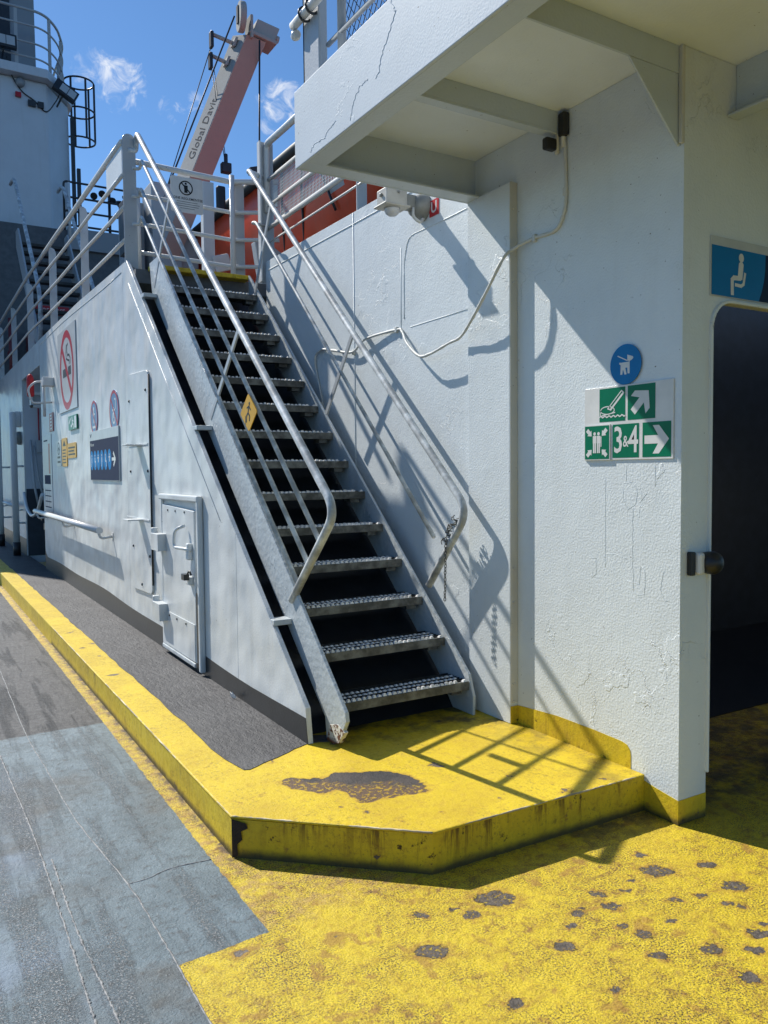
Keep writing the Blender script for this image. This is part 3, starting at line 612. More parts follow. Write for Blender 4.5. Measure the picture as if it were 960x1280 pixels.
f.line(mb, [(1.10, .215), (1.24, .215)], .032, .0160); f.line(mb, [(1.17, .275), (1.245, .215), (1.17, .155)], .032, .0162)
f.text(mb, 'Welcome', .03, .385, .05, .016, 'LEFT'); mb.build('white_print', 'signwhite', sg, kind='stuff')
mb = MB(); f.line(mb, [(.03, .5), (.06, .47), (.1, .5)], .015, .0152); mb.build('emblem', 'navy', sg)
# 5 three small notices
def notice(y0, y1, z0, z1, matn, label, body, grp='small notices left of the navy board'):
    f = casing_flat(y0, z0); sg = sign('small_notice', f, label, 'sign', grp)
    mb = MB(); f.plate(mb, 0, 0, y0-y1, z1-z0, .008, .03); mb.build('board', matn, sg)
    mb = MB(); body(f, mb, y0-y1, z1-z0); mb.build('print', 'signblack', sg, kind='stuff')
def n1(f, mb, w, h):
    f.ring(mb, w*.5, h*.68, .07, .085, .0095, 20); f.line(mb, [(w*.35, h*.6), (w*.5, h*.72), (w*.66, h*.62)], .02, .0096)
    for k in range(2): f.rect(mb, w*.2, h*(.12+.18*k), w*.8, h*(.2+.18*k), .0095)
def n2(f, mb, w, h):
    f.poly(mb, [(w*.2, h*.72), (w*.8, h*.72), (w*.5, h*.92)], .0095)
    for k in range(5): f.rect(mb, w*.15, h*(.12+.11*k), w*(.8-.08*(k % 2)), h*(.16+.11*k), .0095)
def n3(f, mb, w, h):
    for k in range(3): f.rect(mb, w*.12, h*(.2+.22*k), w*(.88-.1*(k % 2)), h*(.3+.22*k), .0095)
notice(11.58, 11.2, 1.71, 2.05, 'signwhite', 'narrow white notice, leftmost of three beside the navy board', n1)
notice(11.14, 10.75, 1.70, 2.065, 'signyellow', 'tall amber notice between the white and the wide amber notices', n2)
notice(10.72, 10.11, 1.80, 1.985, 'signyellow', 'wide amber notice, rightmost of three beside the navy board', n3)
# 6 fire plan beside the doorway, red tag above
f = casing_flat(12.85, 1.06); sg = sign('safety_plan', f, 'tall paper safety plan posted at right edge of recessed doorway', 'notice')
mb = MB(); f.plate(mb, 0, 0, .80, 1.11, .006); mb.build('sheet', 'signgrey', sg)
mb = MB(); f.rect(mb, .52, .55, .66, .98, .0073); mb.build('red_column', 'signred', sg)
mb = MB(); f.rect(mb, .1, .40, .66, .53, .0073)
for k in range(4): f.rect(mb, .1, .06+.08*k, .68, .075+.08*k, .0073)
for k in range(3): f.rect(mb, .12+.18*k, .06, .13+.18*k, .34, .0076)
f.rect(mb, .1, 1.02, .45, 1.04, .0073); mb.build('print', 'navy', sg, kind='stuff')
f = casing_flat(12.13, 2.2); sg = sign('red_tag', f, 'small red vertical label below the caged alarm lamp', 'label')
mb = MB(); f.plate(mb, 0, 0, .33, .255, .01); mb.build('plate', 'signred', sg)
mb = MB()
for k in range(5): f.rect(mb, .09, .03+.045*k, .22, .05+.045*k, .0112)
mb.build('print', 'signwhite', sg)

# ------------------------------------------------------------------ staircase
NY, NZ, DY, DZ = 3.694, .369, .242, .2175
nz = lambda y: NZ+(y-NY)*DZ/DY
st = thing('staircase', (2.3, 3.7, H), 'steep steel ship staircase with serrated treads between the two white walls', 'stairs')
mb = MB(); mb.prism([(1.86, 3.665, H+.001), (1.86, 3.60, .20), (1.86, 3.515, .33), (1.86, 3.525, .375), (1.86, 6.80, 3.42), (1.86, 7.06, 3.42), (1.86, 6.99, 3.135), (1.86, 3.757, .298), (1.86, 3.74, H+.001)], (.022, 0, 0))
ls = mb.build('stringer', 'stringer', st, bevel=.004)
mb = MB(); mb.prism([(1.8585, 3.668, H+.0015), (1.8585, 3.598, .197), (1.8585, 3.535, .27), (1.8585, 3.60, .298), (1.8585, 3.70, .272), (1.8585, 3.742, H+.0015)], (.0255, 0, 0)); mb.build('flaking_foot', 'foot', ls, bevel=.004)
mb = MB(); mb.prism([(2.768, 3.66, H+.001), (2.768, 3.655, .285), (2.768, 3.70, .41), (2.768, 7.0, nz(7.0)+.035), (2.768, 7.06, nz(7.06)+.03), (2.768, 7.06, 3.1), (2.768, 4.02, .37), (2.768, 3.86, H+.001)], (.02, 0, 0)); mb.build('stringer', 'stringer', st, bevel=.004)
for y, z in ((5.53, 1.918), (4.21, .745), (6.88, 3.10)):
    mb = MB(); mb.box(CB-.028, y-.05, z-.016, 1.8595, y+.05, z+.016); mb.build('lug', 'stringer', st, bevel=.004)
mb = MB(); y0, y1 = 3.80, 7.085
o_ = (.25, -.28)
mb.prism([(CB+.001, 3.86, H+.002), (CB+.001, 7.2, 3.2), (CB+.001, 7.2, 3.15), (CB+.001, 3.92, H+.002)], (2.895-CB, 0, 0)); mb.build('black_backing', 'black', st)  # plain black sheet put in to close the gap behind the treads
# tread: tray, worn lip, one joined row-set of serrations; all treads share the same meshes
TX0, TX1 = 1.884, 2.766
def tread_meshes(root):
    a = MB(); a.box(TX0, 0, -.028, TX1, .235, -.006)
    for k in range(7): a.box(TX0, .035+.029*k, -.008, TX1, .041+.029*k, .004)
    tr = a.build('tread', 'tread', root)
    a = MB(); a.box(TX0, -.004, -.048, TX1, .012, .002); a.build('lip', 'lip', tr, bevel=.002, seg=1)
    a = MB(); rnd = random.Random(3); n = 27; p = (TX1-TX0-.02)/n
    for r, (yy, hh) in enumerate(((.002, .015), (.075, .010), (.135, .010))):
        for i in range(n):
            x = TX0+.01+p*(i+.5)+(p*.5 if r % 2 else 0); w = p*.40*rnd.uniform(.8, 1.1); h_ = hh*rnd.uniform(.75, 1.1)
            if x+w > TX1 or (r == 0 and rnd.random() < .06): continue
            a.add([(x-w, yy-.003, .001), (x+w, yy-.003, .001), (x+w*.55, yy+.002, h_), (x-w*.55, yy+.002, h_), (x-w, yy+.022, .001), (x+w, yy+.022, .001), (x+w*.55, yy+.014, h_), (x-w*.55, yy+.014, h_)],
                  [(0, 1, 2, 3), (3, 2, 6, 7), (7, 6, 5, 4), (0, 3, 7, 4), (1, 5, 6, 2)])
    a.build('serration', 'teeth', tr, kind='stuff')
    a = MB(); a.box(TX1-.10, .03, -.075, TX1-.03, .12, -.030); a.build('fixing_angle', 'lip', tr)
    return tr
st0 = bpy.data.objects.new('tmp', None)
tr0 = tread_meshes(None); tr0.parent = st; off = st.location
tr0.location = Vector((0, NY, NZ))-off
for k in range(1, 14): clone(tr0, Vector((0, NY+DY*k, NZ+DZ*k))-off, st)
mb = MB(); mb.box(TX0, 7.07, 3.385, 2.79, 7.20, 3.425); mb.build('top_nosing', 'skirt', st, bevel=.006)

# handrails: left with three rails under the top tube, right with one
LX = 1.862
hl = MB(); lp = [(1.80, 7.42, 4.46), (LX-.01, 7.36, 4.50), (LX, 7.34, 4.615), (LX, 3.585, 1.392), (LX, 4.17, .862)]
lp = [Vector((1.80, 7.43, 4.50)), Vector((LX, 7.43, 4.50))]+bend([(LX, 7.415, 4.52), (LX, 7.375, 4.640), (LX, 3.600, 1.397), (LX, 4.165, .865)], .17, 8)
hl.tube(bend([(1.79, 7.44, 4.50), (LX, 7.44, 4.50), (LX, 7.385, 4.648), (LX, 5.5, 3.029), (LX, 3.600, 1.397), (LX, 4.165, .865)], .13, 8), .0235, 12)
hlo = hl.build('handrail', 'galv', st)
for a, b_ in (((7.242, 4.363), (3.80, 1.235)), ((7.293, 4.136), (3.945, 1.10)), ((7.289, 3.891), (4.085, .975))):
    mb = MB(); mb.tube(bend([(1.80, a[0]+.07, a[1]-.06), (LX, a[0]+.07, a[1]-.06), (LX, a[0], a[1]), (LX, b_[0], b_[1])], .07, 5), .0145, 10); mb.build('middle_rail', 'galv', hlo)
for (ya, za), (yb, zb) in (((4.93, 2.525), (5.516, 1.985)), ((6.408, 3.80), (6.92, 3.19))):
    d = Vector((0, ya-yb, za-zb)); n_ = Vector((0, d.z, -d.y)).normalized(); c = Vector((LX, (ya+yb)/2, (za+zb)/2))
    mb = MB(); mb.obox(c, (.006, 0, 0), n_*.019, d/2); mb.build('post', 'railgrey', hlo, bevel=.002)
RX = 2.765
hr_ = MB(); hr_.tube(bend([(2.90, 7.0, 4.32), (RX, 7.0, 4.345), (RX, 6.96, 4.335), (RX, 5.2, 2.727), (RX, 3.690, 1.365), (RX, 4.10, .885)], .13, 8), .0235, 12)
hro = hr_.build('handrail', 'galv', st)
mb = MB(); mb.tube(bend([(2.90, 6.95, 3.87), (RX, 6.95, 3.87), (RX, 6.84, 3.85), (RX, 6.0, 3.06), (RX, 4.04, 1.19)], .08, 5), .0135, 10); mb.build('middle_rail', 'galv', hro)
for (ya, za), (yb, zb) in (((5.055, 2.58), (5.489, 2.04)), ((6.50, 3.90), (6.90, 3.22))):
    d = Vector((0, ya-yb, za-zb)); n_ = Vector((0, d.z, -d.y)).normalized(); c = Vector((RX, (ya+yb)/2, (za+zb)/2))
    mb = MB(); mb.obox(c, (.006, 0, 0), n_*.019, d/2); mb.build('post', 'railgrey', hro, bevel=.002)

# amber diamond fixed to the left rails
f = Flat((LX-.026, 4.71, 1.972), (0, -1, 0), (0, 0, 1), (-1, 0, 0))
sg = sign('caution_diamond', f, 'small amber diamond sign with a walking figure on stair rail')
R_ = .118
mb = MB(); mb.prism([f.p(a, b, 0) for a, b in bend2([(R_*1.2, 0), (0, R_), (-R_*1.2, 0), (0, -R_)], .014)], f.n*.005); mb.build('plate', 'signyellow', sg)
mb = MB(); f.disc(mb, .02, .055, .011, .0055, 12); f.line(mb, [(.015, .04), (-.005, 0), (-.03, -.02), (-.035, -.055)], .015, .0056); f.line(mb, [(-.005, 0), (.02, -.02), (.015, -.05)], .013, .0059); f.line(mb, [(-.02, .03), (.012, .038), (.04, .015)], .010, .0062); f.line(mb, [(-.05, -.02), (-.05, -.07)], .008, .0056); mb.build('figure', 'signblack', sg)

# chain on the right handrail
cn = thing('safety_chain', (2.74, 3.9, 1.25), 'thin dark safety chain wound on the right stair handrail and hanging', 'chain')
def link(mb, c, d, s, r=.0028, flip=0):
    d = Vector(d).normalized(); e = d.cross(Vector((0, 1, 0.01))).normalized(); e = Matrix.Rotation(flip, 3, d) @ e
    mb.tube([Vector(c)+d*(math.sin(2*PI*k/8)*s*.62)+e*(math.cos(2*PI*k/8)*s*.34) for k in range(8)], r, 5, closed=True)
mb = MB()
for i in range(19): link(mb, (2.735+.0012*math.sin(i), 3.875+.0006*i, 1.19-.020*i), (0, 0, 1), .021, flip=(i % 2)*PI/2)
mb.build('hanging_links', 'lip', cn, kind='stuff')
mb = MB(); rnd = random.Random(5)
for i in range(46):
    t_ = rnd.random(); a = rnd.uniform(0, 2*PI); c = Vector((RX, 3.80+.12*t_, 1.315-.155*t_))
    d_ = Vector((0, .6, -.77)); u_ = Vector((1, 0, 0)); v_ = d_.cross(u_)
    link(mb, c+(u_*math.cos(a)+v_*math.sin(a))*.028, u_*-math.sin(a)+v_*math.cos(a)+d_*rnd.uniform(-.6, .6), .021, flip=rnd.uniform(0, PI))
mb.build('wound_links', 'lip', cn, kind='stuff')

# ------------------------------------------------------------------ bulwark wall behind the stairs (face X = 2.9)
BX = 2.90
bw = thing('bulwark_wall', (BX, 5.4, H), 'white steel bulwark wall behind the stairs carrying lamp and cable', 'wall')
mb = MB(); mb.prism([(BX, 3.80, .05), (BX, 5.282, .05), (BX, 5.282, 3.518), (BX, 3.80, 3.502)], (.03, 0, 0)); mb.build('wall_panel', 'white', bw, bevel=.002, seg=1)
mb = MB(); mb.prism([(BX, 5.286, .05), (BX, 6.95, .05), (BX, 6.95, 3.538), (BX, 5.286, 3.518)], (.03, 0, 0)); mb.build('wall_panel', 'white', bw, bevel=.002, seg=1)
mb = MB(); mb.tube([(BX-.001, 3.9, 3.425), (BX-.001, 5.28, 3.432), (BX-.001, 6.9, 3.452)], .004, 6); mb.tube([(BX, 5.272, 3.515), (BX, 5.274, .2)], .005, 6); mb.build('weld_seam', 'white', bw)
mb = MB(); rnd = random.Random(8); P = bend([(BX, 3.81, 3.15), (BX, 4.52, 3.15), (BX, 4.57, 3.0), (BX, 4.575, 2.56)], .10); P2 = []
for a, b_ in zip(P, P[1:]):
    for k in range(6): P2.append(a.lerp(b_, k/6)+Vector((0, rnd.uniform(-.002, .002), rnd.uniform(-.002, .002))))
mb.tube(P2, [rnd.uniform(.002, .0045) for p in P2], 6); mb.tube([(BX, 4.50, 2.555), (BX, 3.81, 2.56)], .003, 6); mb.tube([(BX, 4.61, 3.1), (BX, 4.615, 2.5)], .003, 6); mb.build('patch_weld', 'white', bw)

# ------------------------------------------------------------------ deckhouse on the right
WX = 2.905
dh = thing('deckhouse', (4, 2.4, 0), 'white deckhouse with overhanging deck and dark open doorway', 'deckhouse')
FY = 2.33
mb = MB(); mb.prism([(WX, FY, 0.002), (WX, 3.80, 0.002), (WX, 3.80, 3.398), (WX, FY, 3.398)], (.05, 0, 0)); mb.build('side_wall', 'white', dh)
mb = MB(); mb.box(2.852, 3.423, H+.001, 2.904, 3.802, 3.158); mb.build('box_column', 'white', dh, bevel=.003)
mb = MB(); mb.box(2.8535, 3.4195, H+.12, 2.9035, 3.4228, 3.16); mb.build('column_side_strip', 'bar', dh)  # shaded column side; its beige holds the warm bounce off the deck
for zz in (.30, .40, .86, 1.05, 2.62, 3.02):
    mb = MB(); mb.lathe((2.876, 3.4194, zz), (0, -1, 0), [(0, .008), (.005, .006)], 8); mb.build('bolt', 'bar', dh)
DX0, DX1, DT = 3.092, 3.86, 2.345
mb = MB(); mb.box(WX+.0505, FY+.0005, .002, DX0, FY+.05, 3.398); mb.box(DX0+.0005, FY+.0005, DT, DX1-.0005, FY+.05, 3.398); mb.box(DX1, FY+.0005, .002, 9, FY+.05, 3.398)
R_ = .13
for sx, cx in ((1, DX0), (-1, DX1)):
    pts = [(cx+sx*.0006, FY+.0015, DT-.0004)]+[(cx+sx*(R_-R_*math.cos(a)), FY+.0015, DT-R_+R_*math.sin(a)) for a in [PI/2*k/8 for k in range(9)]]
    mb.prism(pts, (0, .047, 0))
mb.build('front_wall', 'white', dh)
path = [(DX0-.002, FY, .23)]+[(DX0-.002+R_-R_*math.cos(a), FY, DT+.002-R_+R_*math.sin(a)) for a in [PI/2*k/8 for k in range(9)]]+[(DX1-R_, FY, DT+.002), (DX1+.002, FY, DT-R_), (DX1+.002, FY, .23)]
vs = []
mb = MB()
for (a, b_) in zip(path, path[1:]):
    a, b_ = Vector(a), Vector(b_); d = (b_-a); n_ = Vector((-d.z, 0, d.x)).normalized()
    mb.obox((a+b_)/2+Vector((0, -.005, 0)), d/2*1.02, n_*.007, (0, .010, 0))
mb.build('door_coaming', 'white', dh, bevel=.004)
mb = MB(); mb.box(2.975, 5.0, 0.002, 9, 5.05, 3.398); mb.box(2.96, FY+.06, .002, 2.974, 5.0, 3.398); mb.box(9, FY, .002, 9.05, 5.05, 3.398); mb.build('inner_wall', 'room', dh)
mb = MB(); mb.box(2.976, 3.25, .002, 8.99, 4.99, .006); mb.build('dim_floor_sheet', 'charcoal', dh)  # dark sheet over the yellow floor, painting in the dimness indoors
mb = MB(); mb.box(5.62, 4.85, 1.05, 6.2, 4.99, 1.60); mb.build('wall_box', 'rubber', dh, bevel=.01)
# overhanging deck
mb = MB(); mb.box(1.777, -4, 3.4, 9, 3.794, 3.528); mb.build('overhang_deck', 'ceil', dh)
mb = MB(); mb.prism([(1.76, -4, 3.15), (1.776, -4, 3.15), (1.776, -4, 3.535), (1.76, -4, 3.535)], (0, 7.81, 0)); mb.build('fascia', 'fascia', dh, bevel=.004)
mb = MB(); mb.box(1.7765, -4, 3.152, 1.878, 3.69, 3.164); mb.build('fascia_flange', 'beam', dh, bevel=.003)
mb = MB(); mb.box(1.7765, 3.795, 3.152, 9, 3.81, 3.53); mb.box(1.7765, 3.692, 3.1535, 2.899, 3.7945, 3.1655); mb.build('end_beam', 'beam', dh, bevel=.003)
mb = MB(); mb.box(1.778, 3.070, 3.302, 2.904, 3.082, 3.3995); mb.box(1.8785, 3.0705, 3.290, 2.904, 3.128, 3.3015); mb.build('ceiling_beam', 'beam', dh, bevel=.002)
mb = MB(); mb.box(1.778, 2.345, 3.285, 2.904, 2.357, 3.3995); mb.build('ceiling_beam', 'beam', dh, bevel=.002)
mb = MB(); mb.prism([(2.585, 2.346, 3.284), (2.615, 2.346, 3.284), (2.9035, 2.346, 3.02), (2.9035, 2.346, 2.985), (2.885, 2.346, 2.985)], (0, .011, 0)); mb.prism([(2.60, 2.347, 3.284), (2.9035, 2.347, 3.284), (2.9035, 2.347, 3.0)], (0, .009, 0)); mb.build('corner_bracket', 'beam', dh, bevel=.002)
mb = MB(); mb.box(2.884, 2.325, 2.99, 2.9045, 2.344, 3.399); mb.build('bracket_weld_bar', 'bar', dh, bevel=.003)
mb = MB(); mb.box(3.25, -4, 3.172, 3.262, FY-.001, 3.3995); mb.box(3.19, -4, 3.160, 3.262, FY-.001, 3.1715); mb.build('ceiling_beam', 'beam', dh, bevel=.002)
for y in (1.2, 0, -1.2, -2.4):
    mb = MB(); mb.box(1.8785, y, 3.172, 3.249, y+.012, 3.3995); mb.box(1.8785, y-.06, 3.160, 3.189, y+.0115, 3.1715); mb.build('ceiling_beam', 'beam', dh)
# raised old paint edges on the fascia
def crackline(pts, seed):
    rnd = random.Random(seed); P = []
    for a, b_ in zip(pts, pts[1:]):
        for k in range(7): t_ = k/7; P.append((1.7598, a[0]+(b_[0]-a[0])*t_+rnd.uniform(-.008, .008), a[1]+(b_[1]-a[1])*t_+rnd.uniform(-.006, .006)))
    return P
mb = MB(); mb.tube(crackline([(2.86, 3.52), (2.82, 3.46), (2.88, 3.40), (2.93, 3.34), (2.96, 3.28), (2.99, 3.26)], 1), .0014, 5); mb.tube(crackline([(3.05, 3.29), (3.12, 3.285), (3.17, 3.26), (3.20, 3.20), (3.22, 3.165)], 2), .0014, 5); mb.tube(crackline([(3.36, 3.225), (3.44, 3.21), (3.48, 3.185), (3.55, 3.20), (3.60, 3.19), (3.64, 3.17)], 3), .0013, 5); mb.build('paint_ridge', 'fascia', dh)
def wr(pts, seed, amp=.002):
    rnd = random.Random(seed); P = []
    for a, b_ in zip(pts, pts[1:]):
        k_ = max(2, int(math.hypot(a[0]-b_[0], a[1]-b_[1])/.02))
        for k in range(k_): t_ = k/k_; P.append((WX-.0002, a[0]+(b_[0]-a[0])*t_+rnd.uniform(-amp, amp), a[1]+(b_[1]-a[1])*t_+rnd.uniform(-amp, amp)))
    return P
mb = MB()
for i_, q in enumerate(([(2.77, 1.56), (2.77, 1.10)], [(2.47, 1.62), (2.47, 1.50)], [(2.64, 1.62), (2.64, 1.52)], [(2.66, 1.53), (2.60, 1.54), (2.57, 1.49), (2.585, 1.43), (2.63, 1.41), (2.66, 1.46), (2.655, 1.52)], [(2.77, 1.19), (2.70, 1.19), (2.61, 1.17)], [(2.55, 1.45), (2.50, 1.50)], [(2.63, 1.07), (2.56, 1.06), (2.55, 1.15), (2.52, 1.12), (2.53, 1.02), (2.60, 1.0)], [(2.42, 1.14), (2.44, 1.05), (2.41, 1.0), (2.37, 1.02)], [(3.10, .97), (3.0, .95), (2.93, .92), (2.90, .90)], [(2.60, 1.42), (2.60, 1.15), (2.59, 1.0)], [(2.88, 1.16), (2.83, 1.16), (2.83, 1.08), (2.88, 1.05)])):
    mb.tube(wr(q, i_, .0025), .0008, 5)
mb.build('paint_ridge', 'white', dh, kind='stuff')
# yellow skirting: along the wall over the platform, then stepping down to the deck
mb = MB()
up_ = [(3.4225, .275), (3.336, .282), (3.10, .297), (2.85, .296), (2.66, .290), (2.625, .282), (2.606, .262), (2.602, .235), (2.602, .1585)]
lo_ = [(2.602, .1585), (2.45, .130), (2.3285, .113)]
for a, b_ in zip(up_, up_[1:-1]): mb.prism([(WX-.0022, a[0], a[1]), (WX-.0022, b_[0], b_[1]), (WX-.0022, b_[0], H-.02), (WX-.0022, a[0], H-.02)], (.002, 0, 0))
for a, b_ in zip(lo_, lo_[1:]): mb.prism([(WX-.0022, a[0], a[1]), (WX-.0022, b_[0], b_[1]), (WX-.0022, b_[0], .0022), (WX-.0022, a[0], .0022)], (.002, 0, 0))
mb.box(WX-.0021, FY-.0022, .0025, 3.091, FY-.0002, .113); mb.box(2.8525, 3.4193, H+.0015, 2.9026, 3.4215, .275); mb.build('yellow_skirting', 'skirt', dh)

# cable along the wall
cb = thing('wall_cable', (2.87, 4.5, 2.5), 'white painted cable drooping along the wall behind the stairs', 'cable')
cp = [(2.893, 5.86, 1.7), (2.893, 5.80, 2.10), (2.885, 5.915, 2.49), (2.88, 5.80, 2.575), (2.875, 5.583, 2.544), (2.872, 5.258, 2.488), (2.87, 5.051, 2.553), (2.89, 4.66, 2.56), (2.885, 4.58, 2.535), (2.855, 4.47, 2.438), (2.835, 4.30, 2.335), (2.83, 4.16, 2.33), (2.825, 3.96, 2.365), (2.82, 3.83, 2.385), (2.79, 3.68, 2.46), (2.775, 3.53, 2.58), (2.80, 3.42, 2.735), (2.85, 3.395, 2.79), (2.895, 3.28, 2.826), (2.897, 3.12, 2.825), (2.897, 3.06, 2.88), (2.896, 3.035, 2.985), (2.896, 3.045, 3.26)]
mb = MB(); rnd = random.Random(4); P = spline(cp, 8); mb.tube(P, [.0092*rnd.uniform(.85, 1.15) for p in P], 8); mb.build('run', 'cable', cb)
mb = MB(); mb.tube(bend([(2.89, 3.047, 3.22), (2.885, 3.05, 3.36), (2.885, 3.085, 3.37), (2.885, 3.09, 3.20)], .03), .012, 8); mb.build('loop', 'cable', cb)
mb = MB(); mb.box(2.865, 3.015, 3.27, 2.903, 3.066, 3.385); mb.obox((2.84, 3.095, 3.24), (.035, 0, 0), (0, .02, 0), (0, 0, .03)); mb.build('rubber_boot', 'rubber', cb, bevel=.01)
for p in ((2.895, 4.66, 2.56), (2.9, 3.27, 2.826), (2.9, 3.04, 3.0), (2.895, 5.27, 2.49)):
    mb = MB(); mb.obox(p, (.014, 0, 0), (0, .012, 0), (0, 0, .02)); mb.build('clip', 'cable', cb, bevel=.004)

# lamp and U plate on the bulwark
lm = thing('deck_lamp', (BX, 4.33, 3.29), 'cream deck lamp on round wall mount below the overhang', 'lamp')
mb = MB(); mb.lathe((BX, 4.33, 3.285), (-1, 0, 0), [(0, .085), (.012, .088), (.05, .075), (.085, .06), (.09, .03)], 20); mb.build('wall_mount', 'lampmount', lm)
mb = MB(); mb.obox((BX-.115, 4.335, 3.30), (.065, 0, 0), (0, .04, 0), (0, 0, .042)); mb.build('arm', 'lampmount', lm, bevel=.008)
mb = MB(); mb.obox((BX-.235, 4.335, 3.305), (.075, 0, 0), (0, .062, 0), (0, 0, .05)); mb.obox((BX-.235, 4.335, 3.252), (.092, 0, 0), (0, .075, 0), (0, 0, .007))
for k in range(4): mb.box(BX-.25+.022*k, 4.27, 3.352, BX-.238+.022*k, 4.40, 3.366)
mb.build('housing', 'lampbody', lm, bevel=.010)
mb = MB(); mb.lathe((BX-.235, 4.335, 3.246), (0, 0, -1), [(0, .05), (.012, .05), (.032, .042), (.046, .025), (.05, .003)], 18); mb.build('lens', 'lens', lm)
mb = MB(); mb.lathe((BX-.312, 4.335, 3.315), (-1, 0, 0), [(0, .012), (.01, .012), (.012, .006)], 10); mb.lathe((BX-.225, 4.27, 3.33), (0, -1, 0), [(0, .009), (.006, .007)], 8); mb.build('screw', 'lampmount', lm)
mb = MB(); mb.tube(spline([(BX-.10, 4.30, 3.26), (BX-.11, 4.28, 3.20), (BX-.07, 4.27, 3.17), (BX-.03, 4.29, 3.2)], 5), .010, 8); mb.build('cable_gland', 'cable', lm)
f = Flat((BX, 4.208, 3.252), (0, -1, 0), (0, 0, 1), (-1, 0, 0)); sg = sign('letter_plate', f, 'small red plate with white letter U beside the deck lamp')
mb = MB(); f.plate(mb, -.05, -.05, .05, .05, .004); mb.build('plate', 'red', sg)
mb = MB(); f.text(mb, 'U', 0, 0, .098, .0052, bold=.02); mb.build('letter', 'signwhite', sg)

# ------------------------------------------------------------------ signs on the deckhouse side wall
def wall_flat(y, z): return Flat((WX, y, z), (0, -1, 0), (0, 0, 1), (-1, 0, 0))
f = wall_flat(2.905, 1.642); sg = sign('muster_sign', f, 'green and white muster station sign reading 3 & 4 with arrows')
mb = MB(); f.plate(mb, 0, 0, .537, .352, .006); mb.build('board', 'signwhite', sg, bevel=.0015, seg=1)
mb = MB()
for (a0, b0, a1, b1) in ((.10, .184, .262, .343), (.277, .185, .438, .344), (.185, .010, .345, .168), (.366, .010, .526, .168)): f.rect(mb, a0, b0, a1, b1, .0074)
mb.build('green_field', 'green', sg)
mb = MB(); f.plate(mb, .004, .001, .172, .172, .011); mb.build('tile', 'signwhite', sg)
mb = MB(); f.rect(mb, .009, .006, .167, .167, .0124); mb.build('tile_field', 'green', sg)
mb = MB(); h = .0131
cx, cy = .088, .085
for sx in (-1, 1):
    for sy in (-1, 1):
        a0, b0 = cx+sx*.064, cy+sy*.064; dx_, dy_ = -sx*.7071, -sy*.7071; px, py = -dy_, dx_
        P = lambda u_, v_: (a0+dx_*u_+px*v_, b0+dy_*u_+py*v_)
        f.poly(mb, [P(0, -.010), P(.022, -.010), P(.022, -.019), P(.044, 0), P(.022, .019), P(.022, .010), P(0, .010)], h)
for dx_ in (-.014, .012):
    f.disc(mb, cx+dx_, cy+.044, .0085, h, 12); f.rect(mb, cx+dx_-.0115, cy-.002, cx+dx_+.0115, cy+.034, h); f.rect(mb, cx+dx_-.010, cy-.05, cx+dx_-.001, cy-.002, h+.0001); f.rect(mb, cx+dx_+.001, cy-.05, cx+dx_+.010, cy-.002, h+.0001)
f.rect(mb, cx+.025, cy-.02, cx+.031, cy+.03, h)
mb.build('muster_symbol', 'signwhite', sg, kind='stuff'); mb = MB()
h = .0081
for ch_, a, sz in (('3', .221, .175), ('4', .312, .175), ('&', .266, .075)):
    mb = MB(); f.text(mb, ch_, a, .088 if sz > .1 else .084, sz, h+.0001, sx=.72, bold=.012); mb.build('character', 'signwhite', sg)
mb = MB()
f.poly(mb, [(.378, .070), (.455, .070), (.425, .025), (.460, .025), (.515, .089), (.460, .153), (.425, .153), (.455, .108), (.378, .108)], h); mb.build('arrow', 'signwhite', sg); mb = MB()
c45 = [(-.065, -.019), (.012, -.019), (-.018, -.064), (.017, -.064), (.072, 0), (.017, .064), (-.018, .064), (.012, .019), (-.065, .019)]
f.poly(mb, [(.352+.7071*(a-b)*.95, .264+.7071*(a+b)*.95) for a, b in c45], h); mb.build('arrow', 'signwhite', sg); mb = MB()
# rescue boat glyph: oval raft, chute and waves drawn as outlines
n = 28; e0 = [(.152+.046*math.cos(2*PI*k/n), .238+.021*math.sin(2*PI*k/n)) for k in range(n)]; e1 = [(.152+.041*math.cos(2*PI*k/n), .238+.016*math.sin(2*PI*k/n)) for k in range(n)]
mb.add([f.p(a, b, h) for a, b in e0+e1], [(k, (k+1) % n, n+(k+1) % n, n+k) for k in range(n)])
f.line(mb, [(.112, .213), (.20, .226)], .005, h+.0001)
f.line(mb, [(.154, .246), (.240, .326)], .005, h); f.line(mb, [(.172, .240), (.252, .316)], .010, h+.0001); f.line(mb, [(.240, .326), (.252, .316)], .006, h+.0002); f.line(mb, [(.154, .246), (.172, .240)], .006, h+.0002)
f.line(mb, [(.102+.16*k/24, .2085+.004*math.sin(k*1.55)) for k in range(25)], .006, h); f.line(mb, [(.109, .238), (.106, .212)], .005, h)
mb.build('raft_symbol', 'signwhite', sg, kind='stuff')
f = wall_flat(2.641, 2.087); sg = sign('dog_lead_sign', f, 'round blue sign with white dog on a lead')
mb = MB(); mb.prism([f.p(.094*math.cos(2*PI*k/40), .094*math.sin(2*PI*k/40), .0065) for k in range(40)], f.n*.003); mb.build('disc', 'blue', sg)
mb = MB(); h = .0102
f.poly(mb, [(-.038, .006), (-.034, .012), (-.028, .010), (.018, .010), (.026, .012), (.026, -.044), (.014, -.044), (.012, -.016), (.0, -.016), (.008, -.046), (-.004, -.048), (-.014, -.022), (-.018, -.046), (-.030, -.046), (-.028, -.002)], h)
f.poly(mb, [(.012, .018), (.012, .044), (.022, .040), (.046, .032), (.048, .024), (.036, .016), (.022, .012)], h)
f.line(mb, [(-.046, .043), (.012, .016)], .005, h); mb.build('dog', 'signwhite', sg)

